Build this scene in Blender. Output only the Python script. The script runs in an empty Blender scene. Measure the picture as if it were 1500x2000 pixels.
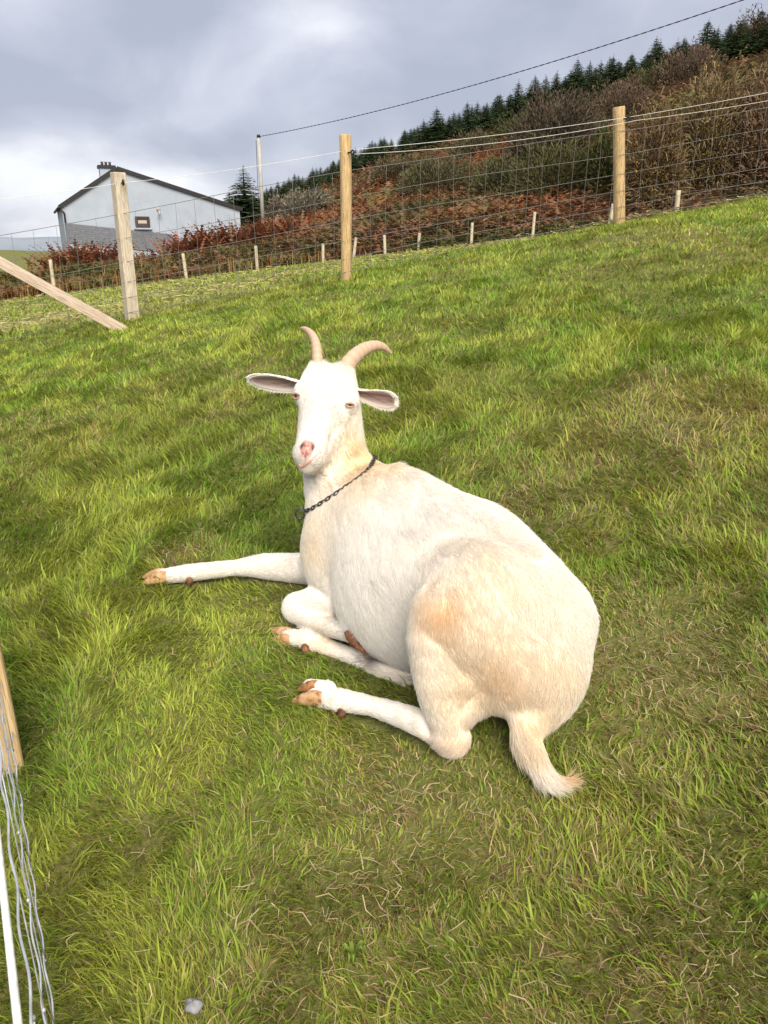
import bpy, math, random
import numpy as np
from mathutils import Vector

# ------------------------------------------------------------------ camera
SC = bpy.context.scene
COL = SC.collection
CAM_H = 1.25
PITCH = math.radians(19.6)
FOCAL = 1460.0            # focal length in pixels of a 1500 x 2000 frame
cam_data = bpy.data.cameras.new("camera")
cam_data.sensor_fit = 'VERTICAL'
cam_data.sensor_height = 24.0
cam_data.sensor_width = 18.0
cam_data.lens = 24.0 * FOCAL / 2000.0
cam_data.clip_start = 0.05
cam_data.clip_end = 9000.0
cam = bpy.data.objects.new("camera", cam_data)
cam.location = (0, 0, CAM_H)
cam.rotation_euler = (math.radians(90) - PITCH, 0, 0)
COL.objects.link(cam)
SC.camera = cam

# ------------------------------------------------------------------ light
SUN_AZ = math.radians(163)     # clockwise from +Y: behind the camera, to the right
SUN_EL = math.radians(42)
world = bpy.data.worlds.new("World")
SC.world = world
world.use_nodes = True
wt = world.node_tree
wt.nodes.clear()


def wn(kind, **kw):
    n = wt.nodes.new(kind)
    for k, v in kw.items():
        setattr(n, k, v)
    return n


def wl(a, b):
    wt.links.new(a, b)


def wmath(op, a, b=None, clamp=False):
    n = wn('ShaderNodeMath', operation=op, use_clamp=clamp)
    for i, v in enumerate((a, b)):
        if v is None:
            continue
        if isinstance(v, (int, float)):
            n.inputs[i].default_value = v
        else:
            wl(v, n.inputs[i])
    return n.outputs[0]


sky = wn('ShaderNodeTexSky', sky_type='NISHITA', sun_disc=False)
sky.sun_elevation = SUN_EL
sky.sun_rotation = SUN_AZ
sky.dust_density = 2.0
tc = wn('ShaderNodeTexCoord')
sep = wn('ShaderNodeSeparateXYZ')
wl(tc.outputs['Generated'], sep.inputs[0])
den = wmath('ADD', wmath('MAXIMUM', sep.outputs[2], 0.0), 0.50)
cmb = wn('ShaderNodeCombineXYZ')
wl(wmath('DIVIDE', sep.outputs[0], den), cmb.inputs[0])
wl(wmath('DIVIDE', sep.outputs[1], den), cmb.inputs[1])
cmb.inputs[2].default_value = 0.37


def wnoise(scale, detail, rough, off, dist=0.0):
    mp = wn('ShaderNodeMapping')
    mp.inputs['Location'].default_value = off
    wl(cmb.outputs[0], mp.inputs[0])
    n = wn('ShaderNodeTexNoise')
    n.inputs['Scale'].default_value = scale
    n.inputs['Detail'].default_value = detail
    n.inputs['Roughness'].default_value = rough
    n.inputs['Distortion'].default_value = dist
    wl(mp.outputs[0], n.inputs['Vector'])
    return n.outputs['Fac']


SKY_OFF = (5.3, 1.7, 0.0)
big = wnoise(1.3, 2.0, 0.45, SKY_OFF, 0.5)
med = wnoise(3.2, 8.0, 0.50, (SKY_OFF[0] + 4.0, SKY_OFF[1] + 2.0, 0.0), 0.25)
mixn = wmath('ADD', wmath('MULTIPLY', big, 0.55), wmath('MULTIPLY', med, 0.45))
ramp = wn('ShaderNodeValToRGB')
cr = ramp.color_ramp
cr.elements[0].position = 0.40
cr.elements[0].color = (0.235, 0.25, 0.305, 1)
cr.elements[1].position = 0.615
cr.elements[1].color = (0.54, 0.55, 0.58, 1)
e = cr.elements.new(0.455); e.color = (0.28, 0.295, 0.35, 1)
e = cr.elements.new(0.51); e.color = (0.345, 0.355, 0.405, 1)
e = cr.elements.new(0.56); e.color = (0.43, 0.44, 0.48, 1)
wl(mixn, ramp.inputs[0])
sc10 = wn('ShaderNodeVectorMath', operation='SCALE')
sc10.inputs['Scale'].default_value = 9.8
wl(ramp.outputs[0], sc10.inputs[0])
skymix = wn('ShaderNodeMix', data_type='RGBA')
skymix.inputs[0].default_value = 0.92
wl(sky.outputs[0], skymix.inputs[6])
wl(sc10.outputs[0], skymix.inputs[7])
bg = wn('ShaderNodeBackground')
bg.inputs['Strength'].default_value = 0.1
wl(skymix.outputs[2], bg.inputs['Color'])
wo = wn('ShaderNodeOutputWorld')
wl(bg.outputs[0], wo.inputs['Surface'])

sun_data = bpy.data.lights.new("sun", 'SUN')
sun_data.energy = 2.7
sun_data.angle = math.radians(42)
sun_data.color = (1.0, 0.91, 0.77)
sun = bpy.data.objects.new("sun", sun_data)
to_sun = Vector((math.sin(SUN_AZ) * math.cos(SUN_EL), math.cos(SUN_AZ) * math.cos(SUN_EL), math.sin(SUN_EL)))
sun.rotation_euler = to_sun.to_track_quat('Z', 'Y').to_euler()
COL.objects.link(sun)

SC.view_settings.view_transform = 'Standard'
SC.view_settings.look = 'None'
SC.view_settings.exposure = 1.02
SC.view_settings.gamma = 1.0
SC.view_settings.use_curve_mapping = False
SC.render.engine = 'CYCLES'
SC.cycles.max_bounces = 6
SC.cycles.diffuse_bounces = 3
SC.cycles.glossy_bounces = 2
SC.cycles.transmission_bounces = 3
SC.cycles.transparent_max_bounces = 6
SC.cycles.use_denoising = True
SC.cycles.denoiser = 'OPENIMAGEDENOISE'
SC.cycles.denoising_input_passes = 'RGB_ALBEDO_NORMAL'
SC.cycles_curves.shape = 'RIBBONS' if hasattr(SC, 'cycles_curves') else None

# ------------------------------------------------------------------ helpers
RNG = np.random.default_rng(7)
random.seed(7)
CP, SP = math.cos(PITCH), math.sin(PITCH)


def P(px, py, zc):
    """world point on the sight line of a picture point, zc metres deep"""
    X = (px - 750) / FOCAL * zc
    D = (py - 1000) / FOCAL * zc
    return np.array([X, zc * CP - D * SP, CAM_H - zc * SP - D * CP])


def ss(a, b, t):
    t = np.clip((np.asarray(t, float) - a) / (b - a), 0, 1)
    return t * t * (3 - 2 * t)


def nrm(v):
    v = np.asarray(v, float)
    return v / (np.linalg.norm(v, axis=-1, keepdims=True) + 1e-12)


def hash2(ix, iy, seed=0):
    h = (ix.astype(np.int64) * 374761393 + iy.astype(np.int64) * 668265263 + seed * 1442695041) & 0x7fffffff
    h = ((h ^ (h >> 13)) * 1274126177) & 0x7fffffff
    h = h ^ (h >> 16)
    return (h & 0xffff) / 65535.0


def vnoise(x, y, scale, seed=0, octaves=3):
    """value noise in 0..1"""
    out = 0.0
    amp = 1.0
    tot = 0.0
    x = np.asarray(x, float) / scale
    y = np.asarray(y, float) / scale
    for o in range(octaves):
        fx, fy = np.floor(x), np.floor(y)
        tx, ty = x - fx, y - fy
        tx = tx * tx * (3 - 2 * tx)
        ty = ty * ty * (3 - 2 * ty)
        a = hash2(fx, fy, seed + o)
        b = hash2(fx + 1, fy, seed + o)
        c = hash2(fx, fy + 1, seed + o)
        d = hash2(fx + 1, fy + 1, seed + o)
        out = out + amp * ((a * (1 - tx) + b * tx) * (1 - ty) + (c * (1 - tx) + d * tx) * ty)
        tot += amp
        amp *= 0.5
        x = x * 2.03 + 17.1
        y = y * 2.03 - 9.7
    return out / tot


def link(o, parent=None):
    COL.objects.link(o)
    if parent is not None:
        o.parent = parent
    return o


def tag(o, label, cat, group=None):
    o['label'] = label
    o['category'] = cat
    if group:
        o['group'] = group
    return o


def structure(o):
    o['kind'] = 'structure'
    return o


def stuff(o):
    o['kind'] = 'stuff'
    return o


def empty(name, loc, rz=0.0):
    o = bpy.data.objects.new(name, None)
    o.location = tuple(float(v) for v in loc)
    o.rotation_euler = (0, 0, rz)
    o.empty_display_size = 0.1
    return link(o)


def mesh_np(name, verts, faces, mat=None, smooth=True, cols=None):
    """faces: (n,3) or (n,4) int array, or list of such arrays"""
    me = bpy.data.meshes.new(name)
    verts = np.asarray(verts, np.float32)
    fl = faces if isinstance(faces, list) else [faces]
    fl = [np.asarray(f, np.int32) for f in fl if len(f)]
    me.vertices.add(len(verts))
    me.vertices.foreach_set('co', verts.ravel())
    loops = np.concatenate([f.ravel() for f in fl])
    sizes = np.concatenate([np.full(len(f), f.shape[1], np.int32) for f in fl])
    starts = np.concatenate([[0], np.cumsum(sizes)[:-1]]).astype(np.int32)
    me.loops.add(len(loops))
    me.loops.foreach_set('vertex_index', loops)
    me.polygons.add(len(sizes))
    me.polygons.foreach_set('loop_start', starts)
    me.polygons.foreach_set('use_smooth', np.full(len(sizes), smooth))
    if cols is not None:
        a = me.color_attributes.new('col', 'FLOAT_COLOR', 'POINT')
        c4 = np.ones((len(verts), 4), np.float32)
        c4[:, :3] = cols
        a.data.foreach_set('color', c4.ravel())
    me.update(calc_edges=True)
    me.validate()
    if mat is not None:
        me.materials.append(mat)
    return me


def add(name, me, parent=None, loc=None):
    o = bpy.data.objects.new(name, me)
    link(o, parent)
    if loc is not None:
        o.location = tuple(float(v) for v in loc)
    return o


class MB:
    """collects simple solids as one mesh"""

    def __init__(self):
        self.v = []
        self.q = []
        self.t = []

    def n(self):
        return sum(len(a) for a in self.v)

    def put(self, v, q=None, t=None):
        b = self.n()
        self.v.append(np.asarray(v, float))
        if q is not None and len(q):
            self.q.append(np.asarray(q, int) + b)
        if t is not None and len(t):
            self.t.append(np.asarray(t, int) + b)

    def tube(self, pts, rad, sides=8, caps=True, flat=None, up=None):
        """swept tube; rad scalar or list; flat squeezes the second axis"""
        pts = np.asarray(pts, float)
        n = len(pts)
        rad = np.broadcast_to(np.asarray(rad, float), (n,))
        tan = np.gradient(pts, axis=0)
        tan = nrm(tan)
        ref = np.array(up if up is not None else [0.0, 0.0, 1.0])
        if abs(np.dot(tan[0], nrm(ref))) > 0.95:
            ref = np.array([1.0, 0.0, 0.0])
        u = nrm(ref - np.dot(ref, tan[0]) * tan[0])
        vs = []
        a = np.linspace(0, 2 * math.pi, sides, endpoint=False)
        for i in range(n):
            u = nrm(u - np.dot(u, tan[i]) * tan[i])
            w = np.cross(tan[i], u)
            f = 1.0 if flat is None else flat
            vs.append(pts[i] + rad[i] * (np.cos(a)[:, None] * u + f * np.sin(a)[:, None] * w))
        vs = np.concatenate(vs)
        q = []
        for i in range(n - 1):
            for k in range(sides):
                k2 = (k + 1) % sides
                q.append((i * sides + k, i * sides + k2, (i + 1) * sides + k2, (i + 1) * sides + k))
        t = []
        if caps:
            c0 = len(vs)
            vs = np.vstack([vs, pts[0], pts[-1]])
            for k in range(sides):
                k2 = (k + 1) % sides
                t.append((c0, k2, k))
                b = (n - 1) * sides
                t.append((c0 + 1, b + k, b + k2))
        self.put(vs, q, t)

    def box(self, c, half, ax=None):
        """box with centre, half sizes and axes (rows)"""
        ax = np.eye(3) if ax is None else np.asarray(ax, float)
        s = np.array([[-1, -1, -1], [1, -1, -1], [1, 1, -1], [-1, 1, -1], [-1, -1, 1], [1, -1, 1], [1, 1, 1], [-1, 1, 1]], float)
        v = np.asarray(c, float) + (s * np.asarray(half, float)) @ ax
        q = [(0, 3, 2, 1), (4, 5, 6, 7), (0, 1, 5, 4), (1, 2, 6, 5), (2, 3, 7, 6), (3, 0, 4, 7)]
        self.put(v, q)

    def mesh(self, name, mat, smooth=True, cols=None):
        fl = []
        if self.q:
            fl.append(np.concatenate(self.q))
        if self.t:
            fl.append(np.concatenate(self.t))
        return mesh_np(name, np.concatenate(self.v), fl, mat, smooth, cols)

    def build(self, name, mat, parent=None, smooth=True, loc=None):
        """link as one object; with loc the points are taken relative to it"""
        if loc is not None:
            self.v = [a - np.asarray(loc, float) for a in self.v]
        return add(name, self.mesh(name, mat, smooth), parent, loc)


# ------------------------------------------------------------------ materials
class NT:
    def __init__(self, name):
        self.m = bpy.data.materials.new(name)
        self.m.use_nodes = True
        self.t = self.m.node_tree
        self.b = self.t.nodes['Principled BSDF']
        self.o = self.t.nodes['Material Output']

    def n(self, kind, **kw):
        x = self.t.nodes.new(kind)
        for k, v in kw.items():
            setattr(x, k, v)
        return x

    def l(self, a, b):
        self.t.links.new(a, b)

    def noise(self, scale, detail=4.0, rough=0.55, coord='Object', stretch=None, dist=0.0):
        c = self.n('ShaderNodeTexCoord')
        src = c.outputs[coord]
        if stretch is not None:
            mp = self.n('ShaderNodeMapping')
            mp.inputs['Scale'].default_value = stretch
            self.l(src, mp.inputs[0])
            src = mp.outputs[0]
        x = self.n('ShaderNodeTexNoise')
        x.inputs['Scale'].default_value = scale
        x.inputs['Detail'].default_value = detail
        x.inputs['Roughness'].default_value = rough
        x.inputs['Distortion'].default_value = dist
        self.l(src, x.inputs['Vector'])
        return x.outputs['Fac']

    def ramp(self, fac, stops):
        r = self.n('ShaderNodeValToRGB')
        e = r.color_ramp.elements
        e[0].position, e[0].color = stops[0][0], (*stops[0][1], 1)
        e[1].position, e[1].color = stops[-1][0], (*stops[-1][1], 1)
        for p, c in stops[1:-1]:
            k = e.new(p)
            k.color = (*c, 1)
        self.l(fac, r.inputs[0])
        return r.outputs[0]

    def mix(self, fac, a, b, mode='MIX'):
        x = self.n('ShaderNodeMix', data_type='RGBA', blend_type=mode)
        for i, v in ((0, fac), (6, a), (7, b)):
            if isinstance(v, (int, float)):
                x.inputs[i].default_value = v
            elif isinstance(v, tuple):
                x.inputs[i].default_value = (*v, 1)
            else:
                self.l(v, x.inputs[i])
        return x.outputs[2]

    def base(self, c, rough=0.7, spec=0.3):
        if isinstance(c, tuple):
            self.b.inputs['Base Color'].default_value = (*c, 1)
        else:
            self.l(c, self.b.inputs['Base Color'])
        self.b.inputs['Roughness'].default_value = rough
        self.b.inputs['Specular IOR Level'].default_value = spec
        return self

    def bump(self, fac, strength=0.4, dist=0.01):
        x = self.n('ShaderNodeBump')
        x.inputs['Strength'].default_value = strength
        x.inputs['Distance'].default_value = dist
        self.l(fac, x.inputs['Height'])
        self.l(x.outputs[0], self.b.inputs['Normal'])
        return self


def attr_leaf(name, rough=0.5, spec=0.3, trans=0.35, tint=(1, 1, 1), noise=None):
    """leaf-like material coloured by the point attribute col, part of the light passing through"""
    k = NT(name)
    a = k.n('ShaderNodeAttribute', attribute_name='col')
    c = a.outputs['Color']
    k.base(c, rough, spec)
    if trans > 0:
        tr = k.n('ShaderNodeBsdfTranslucent')
        k.l(c, tr.inputs['Color'])
        mx = k.n('ShaderNodeMixShader')
        mx.inputs[0].default_value = trans
        k.l(k.b.outputs[0], mx.inputs[1])
        k.l(tr.outputs[0], mx.inputs[2])
        k.l(mx.outputs[0], k.o.inputs['Surface'])
    return k.m


# ------------------------------------------------------------------ terrain
BX = [300, 450, 560, 640, 700, 800, 900, 1000, 1100, 1200, 1300, 1400, 1500, 1700, 2000]      # brow of the bracken slope in the picture
BY = [480, 440, 400, 372, 345, 305, 280, 250, 220, 190, 155, 122, 92, 40, 0]
_az, _hh = [], []
for _x, _y in zip(BX, BY):
    _d = P(_x, _y, 1.0) - np.array([0, 0, CAM_H])
    _az.append(math.atan2(_d[0], _d[1]))
    _hh.append(CAM_H + 76.0 * _d[2] / math.hypot(_d[0], _d[1]))
_az, _hh = np.array(_az), np.array(_hh)


def ground_flat(x, y):
    near = .17 * x + .25 * y - np.where(y > 0, .0135 * y * y, 0)
    xx = np.clip(x, -60, 60)
    far = CAM_H - .45 + .13 * xx + (np.clip(y, 0, 60) - 14) * .008 - .02 * xx * ss(14, 29, y)
    w = ss(6.2, 12.5, y)
    return near * (1 - w) + far * w


def ground(x, y):
    x = np.asarray(x, float)
    y = np.asarray(y, float)
    z = ground_flat(x, y)
    r = np.hypot(x, y)
    az = np.arctan2(x, np.maximum(y, 1e-3))
    top = np.interp(az, _az, _hh)
    t = np.clip((r - 32.0) / 44.0, 0, 1)
    hill = np.where(y > 0, (top - z) * (t * 0.75 + 0.25 * t * t), 0.0)
    z = z + hill + np.where((r > 76) & (y > 0), (r - 76) * 0.06, 0.0)
    # the land falls away to the sea on the left and behind everything
    drop = ss(46, 120, r) * ss(-.18, -.34, az) * 16 + ss(170, 420, r) * 45
    back = np.where(y < -6, (-6 - y) * 0.05, 0.0)
    bank = 0.5 * ss(31.0, 33.5, y) * ss(.45, -.1, az)
    return z - drop + back * 0 + bank + (vnoise(x, y, 9.0, 5) - .5) * ss(30, 44, r) * 1.6


def trodden(x, y):
    """1 where the goat lies"""
    q = np.hypot((x + .05) / .62, (y - 1.5) / .50)
    return np.exp(-(np.maximum(q - .75, 0) / .35) ** 2)


def surf(x, y):
    """ground with the small bumps of the turf"""
    r = np.hypot(x, y)
    k = 1 - trodden(x, y)
    return ground(x, y) + ((vnoise(x, y, .55, 11, 3) - .5) * .055 * ss(24, 6, r) - .012) * k + .006 * (1 - k)


def gz(x, y):
    return float(ground(np.array([x]), np.array([y]))[0])


def on_ground(px, py, near=0.4, far=120.0):
    """where the sight line of a picture point meets the ground"""
    zs = np.concatenate([np.arange(near, 12, .004), np.arange(12, far, .05)])
    X = (px - 750) / FOCAL * zs
    D = (py - 1000) / FOCAL * zs
    y = zs * CP - D * SP
    z = CAM_H - zs * SP - D * CP
    k = np.argmax(z < ground(X, y))
    return np.array([X[k], y[k], z[k]]), zs[k]
# ------------------------------------------------------------------ ground sheet
def axis(fine, lo, hi, step, grow):
    v = [0.0]
    while v[-1] < hi:
        v.append(v[-1] + (step if v[-1] < fine else step * (1 + (v[-1] - fine) * grow)))
    w = [0.0]
    while w[-1] > lo:
        w.append(w[-1] - (step if -w[-1] < fine else step * (1 + (-w[-1] - fine) * grow)))
    return np.array(sorted(set(v + w)))


gx = axis(5, -700, 700, .10, .40)
gy = axis(9, -60, 900, .10, .32)
GX, GY = np.meshgrid(gx, gy, indexing='ij')
GZ = surf(GX, GY)
nx_, ny_ = GX.shape
idx = np.arange(nx_ * ny_).reshape(nx_, ny_)
gq = np.stack([idx[:-1, :-1], idx[1:, :-1], idx[1:, 1:], idx[:-1, 1:]], -1).reshape(-1, 4)
k_ = NT("soil_and_turf")
c1_ = k_.ramp(k_.noise(2.2, 6, .6), [(.30, (.10, .13, .030)), (.5, (.15, .17, .045)), (.68, (.23, .19, .080))])
c2_ = k_.ramp(k_.noise(38, 5, .7), [(.35, (.060, .070, .022)), (.65, (.24, .22, .085))])
cmix = k_.mix(.5, c1_, c2_)
k_.base(cmix, .95, .1).bump(k_.noise(55, 5, .7), .8, .02)
M_SOIL = k_.m
ground_o = structure(add('ground', mesh_np('ground', np.stack([GX, GY, GZ], -1).reshape(-1, 3), gq, M_SOIL)))
# ------------------------------------------------------------------ goat
# body shape: rounded cones and ellipsoids blended into one distance field
def rcone(a, b, r1, r2):
    return ('c', np.asarray(a, float), np.asarray(b, float), r1, r2)


def ell(c, axes, radii):
    return ('e', np.asarray(c, float), np.asarray(axes, float), np.asarray(radii, float))


def prim_d(pr, p):
    if pr[0] == 'c':
        _, a, b, r1, r2 = pr
        ba = b - a
        l2 = ba @ ba
        rr = r1 - r2
        a2 = l2 - rr * rr
        il2 = 1.0 / l2
        pa = p - a
        y = pa @ ba
        z = y - l2
        x2 = ((pa * l2 - y[..., None] * ba) ** 2).sum(-1)
        y2 = y * y * l2
        z2 = z * z * l2
        k = np.sign(rr) * rr * rr * x2
        d1 = np.sqrt(x2 + z2) * il2 - r2
        d2 = np.sqrt(x2 + y2) * il2 - r1
        d3 = (np.sqrt(np.maximum(x2 * a2 * il2, 0)) + y * rr) * il2 - r1
        return np.where(np.sign(z) * a2 * z2 > k, d1, np.where(np.sign(y) * a2 * y2 < k, d2, d3))
    _, c, ax, rad = pr
    q = (p - c) @ ax.T
    k0 = np.sqrt(((q / rad) ** 2).sum(-1))
    k1 = np.sqrt(((q / rad ** 2) ** 2).sum(-1)) + 1e-9
    return k0 * (k0 - 1) / k1


def prim_box(pr):
    if pr[0] == 'c':
        _, a, b, r1, r2 = pr
        return np.minimum(a - r1, b - r2), np.maximum(a + r1, b + r2)
    _, c, ax, rad = pr
    r = rad.max()
    return c - r, c + r


def smin(a, b, k):
    h = np.maximum(k - np.abs(a - b), 0) / k
    return np.minimum(a, b) - h * h * k * 0.25


def surface_nets(f, org, h):
    s = f < 0
    nx, ny, nz = f.shape
    acc = np.zeros((nx - 1, ny - 1, nz - 1, 3), np.float32)
    cnt = np.zeros((nx - 1, ny - 1, nz - 1), np.float32)
    corners = [(i, j, k) for i in (0, 1) for j in (0, 1) for k in (0, 1)]

    def sub(a, c):
        return a[c[0]:nx - 1 + c[0], c[1]:ny - 1 + c[1], c[2]:nz - 1 + c[2]]
    S = sum(sub(s, c).astype(np.int8) for c in corners)
    act = (S > 0) & (S < 8)
    I = np.argwhere(act)
    vals = {c: f[I[:, 0] + c[0], I[:, 1] + c[1], I[:, 2] + c[2]] for c in corners}
    ac = np.zeros((len(I), 3))
    cn = np.zeros(len(I))
    for c in corners:
        for ax in range(3):
            if c[ax] == 0:
                d = list(c)
                d[ax] = 1
                d = tuple(d)
                a, b = vals[c], vals[d]
                m = (a < 0) != (b < 0)
                t = np.where(m, a / np.where(m, a - b, 1), 0)
                pt = np.tile(np.array(c, float), (len(I), 1))
                pt[:, ax] = t
                ac += pt * m[:, None]
                cn += m
    V = org + (I + ac / cn[:, None]) * h
    idx = np.full((nx - 1, ny - 1, nz - 1), -1, np.int64)
    idx[act] = np.arange(len(I))
    Q = []
    for ax in range(3):
        sl0 = [slice(None)] * 3
        sl1 = [slice(None)] * 3
        sl0[ax] = slice(0, -1)
        sl1[ax] = slice(1, None)
        a = s[tuple(sl0)]
        b = s[tuple(sl1)]
        E = np.argwhere(a != b)
        u, v = [(1, 2), (2, 0), (0, 1)][ax]
        E = E[(E[:, u] > 0) & (E[:, v] > 0) & (E[:, u] < f.shape[u] - 1) & (E[:, v] < f.shape[v] - 1)]
        du = np.zeros(3, int)
        dv = np.zeros(3, int)
        du[u] = 1
        dv[v] = 1

        def g(e):
            return idx[e[:, 0], e[:, 1], e[:, 2]]
        q = np.stack([g(E - du - dv), g(E - dv), g(E), g(E - du)], 1)
        flip = ~s[E[:, 0], E[:, 1], E[:, 2]]
        q[flip] = q[flip][:, ::-1]
        Q.append(q)
    return V, np.concatenate(Q)


GF = nrm([-.72, .69, .02])                       # the way the goat's trunk points
GL = nrm(np.cross([0, 0, 1.0], GF))              # its left side, towards the camera
GU = np.cross(GF, GL)
TRUNK_AX = np.array([GF, GL, GU])

# each entry: group, primitive, blend radius, hair flow, hair length
PR = []
FLOWS = []


def pr(group, prim, k, flow, hl, guide=True):
    PR.append((group, prim, k))
    if guide:
        FLOWS.append((prim, nrm(flow), hl))


def chain(group, pts, rads, k, hl, flow=None):
    """a limb: its pieces share joint radii, so only the first blends"""
    # resample with a smooth curve so that the limb bends and tapers evenly
    pts = np.asarray(pts, float)
    rads = np.asarray(rads, float)
    n = len(pts)
    for i in range(n - 1):
        FLOWS.append((rcone(pts[i], pts[i + 1], rads[i], rads[i + 1]), nrm(flow if flow is not None else pts[i + 1] - pts[i]), hl))
    if n > 2:
        t = np.arange(n)
        tt = np.linspace(0, n - 1, (n - 1) * 3 + 1)
        ext = np.vstack([2 * pts[0] - pts[1], pts, 2 * pts[-1] - pts[-2]])
        i = np.minimum(tt.astype(int), n - 2)
        u = (tt - i)[:, None]
        p0, p1, p2, p3 = ext[i], ext[i + 1], ext[i + 2], ext[i + 3]
        pts = .5 * (2 * p1 + (p2 - p0) * u + (2 * p0 - 5 * p1 + 4 * p2 - p3) * u ** 2 + (3 * p1 - p0 - 3 * p2 + p3) * u ** 3)
        rads = np.interp(tt, t, rads)
    base_k = k
    for i in range(len(pts) - 1):
        k = base_k if i == 0 else 0.0006
        fl = flow if flow is not None else np.asarray(pts[i + 1]) - np.asarray(pts[i])
        pr(group, rcone(pts[i], pts[i + 1], rads[i], rads[i + 1]), k, fl, hl, False)


DOWN = np.array([0, 0, -1.0])
side = -0.55 * GF + 0.8 * DOWN
# trunk
pr('trunk', ell(P(974, 1205, 1.53), TRUNK_AX, (.185, .158, .162)), .06, -0.8 * GF + 0.5 * DOWN, .026)    # croup
pr('trunk', ell(P(1024, 1282, 1.47), TRUNK_AX, (.11, .115, .112)), .06, -0.3 * GF + DOWN, .024)          # rump end
pr('trunk', rcone(P(1104, 1188, 1.50), P(1116, 1203, 1.48), .036, .032), .05, -GF + DOWN, .022)   # hip bone
pr('trunk', ell(P(1056, 1340, 1.45), TRUNK_AX, (.06, .065, .07)), .06, DOWN, .024)
pr('trunk', ell(P(880, 1130, 1.68), TRUNK_AX, (.24, .190, .190)), .06, side, .028)                      # barrel
pr('trunk', ell(P(790, 1180, 1.71), TRUNK_AX, (.19, .13, .145)), .06, side, .028)                       # belly
pr('trunk', ell(P(772, 1052, 1.80), TRUNK_AX, (.19, .150, .175)), .06, side, .026)                      # ribs
pr('trunk', ell(P(690, 1045, 1.90), TRUNK_AX, (.12, .120, .145)), .06, side, .024)                      # chest
pr('trunk', ell(P(655, 1090, 1.87), TRUNK_AX, (.075, .08, .11)), .05, side, .020)                       # near shoulder
spine_ = [P(690, 1045, 1.90) + GU * .115, P(772, 1052, 1.80) + GU * .150, P(880, 1130, 1.68) + GU * .165, P(985, 1205, 1.53) + GU * .145 - GF * .03]
chain('trunk', spine_, [.03, .034, .034, .032], .045, .026, -0.9 * GF + .2 * DOWN)
# near hind leg
pr('hind', ell(P(940, 1175, 1.47), TRUNK_AX, (.150, .080, .120)), .06, -0.9 * GF + 0.5 * DOWN, .024)    # thigh
chain('hind', [P(930, 1200, 1.43), P(862, 1215, 1.42), P(862, 1320, 1.43), P(878, 1425, 1.455)],
      [.105, .062, .053, .036], .05, .018, DOWN - .2 * GF)
chain('hind', [P(930, 1240, 1.45), P(920, 1330, 1.46), P(888, 1395, 1.45)], [.09, .062, .036], .05, .02, DOWN - .3 * GF)
chain('hind', [P(884, 1446, 1.46), P(830, 1415, 1.475), P(730, 1380, 1.55), P(665, 1368, 1.60), P(622, 1360, 1.635)],
      [.032, .026, .0185, .0235, .0205], .02, .015)
pr('hind', rcone(P(640, 1348, 1.63), P(606, 1340, 1.655), .020, .015), .012, P(606, 1340, 1.655) - P(640, 1348, 1.63), .008)
# far hind leg, its foot coming out under the belly
chain('hind_far', [P(800, 1328, 1.67), P(735, 1302, 1.70), P(660, 1272, 1.765), P(600, 1252, 1.81), P(566, 1245, 1.84)],
      [.034, .021, .0180, .0225, .0195], .02, .014)
# near foreleg folded under
chain('fore', [P(668, 1115, 1.86), P(672, 1170, 1.83), P(620, 1180, 1.855), P(582, 1186, 1.88)], [.075, .056, .046, .036], .03, .014,
      P(582, 1186, 1.88) - P(672, 1150, 1.83))
chain('fore', [P(582, 1190, 1.88), P(630, 1220, 1.79), P(690, 1234, 1.705)], [.034, .022, .024], .015, .012)
# far foreleg stretched out
chain('fore_far', [P(660, 1100, 2.00), P(600, 1110, 2.03), P(520, 1106, 2.07), P(460, 1109, 2.09), P(370, 1119, 2.125), P(318, 1126, 2.15)],
      [.07, .042, .034, .0205, .0235, .0195], .02, .017)
# neck
neck_dir = P(690, 985, 1.9) - P(650, 790, 1.9)
chain('neck', [P(700, 1010, 1.90), P(664, 950, 1.90), P(656, 870, 1.91), P(650, 795, 1.91)], [.115, .088, .073, .066], .04, .022, neck_dir - 0.2 * GF)
chain('neck', [P(725, 985, 1.90), P(690, 925, 1.92)], [.105, .055], .03, .022, neck_dir - 0.4 * GF)
# head: axes along the face, across it and out of it
HA = nrm(P(604, 895, 1.765) - P(641, 730, 1.875))
HX = nrm(P(690, 785, 1.845) - P(577, 772, 1.845))
HX = nrm(HX - (HX @ HA) * HA)
HN = np.cross(HX, HA)
if HN[1] > 0:
    HN = -HN
HEAD_AX = np.array([HX, HN, HA])
UPF = -HA
pr('head', ell(P(638, 772, 1.880), HEAD_AX, (.064, .064, .070)), .03, UPF, .018)          # skull
pr('head', ell(P(642, 751, 1.872), HEAD_AX, (.053, .044, .032)), .03, UPF + .7 * HN, .030)     # poll tuft
chain('head', [P(634, 775, 1.855), P(616, 840, 1.815), P(606, 888, 1.780)], [.058, .042, .0345], .03, .013, UPF)
chain('head', [P(652, 805, 1.88), P(632, 860, 1.835), P(612, 896, 1.80)], [.052, .037, .029], .03, .010, -UPF + .3 * HX)   # cheek and jaw
pr('head', rcone(P(598, 884, 1.768), P(613, 888, 1.770), .0275, .0275), .02, UPF, .008)      # muzzle pad
pr('head', rcone(P(601, 907, 1.785), P(606, 905, 1.800), .021, .024), .015, -UPF, .010)    # chin
pr('head', ell(P(592, 768, 1.842), HEAD_AX, (.020, .016, .020)), .03, UPF - HX, .008)
pr('head', ell(P(682, 782, 1.842), HEAD_AX, (.020, .016, .020)), .03, UPF + HX, .008)
pr('head', rcone(P(618, 747, 1.878), P(618, 728, 1.886), .028, .022), .025, UPF + .8 * HN, .030)     # horn bosses
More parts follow.
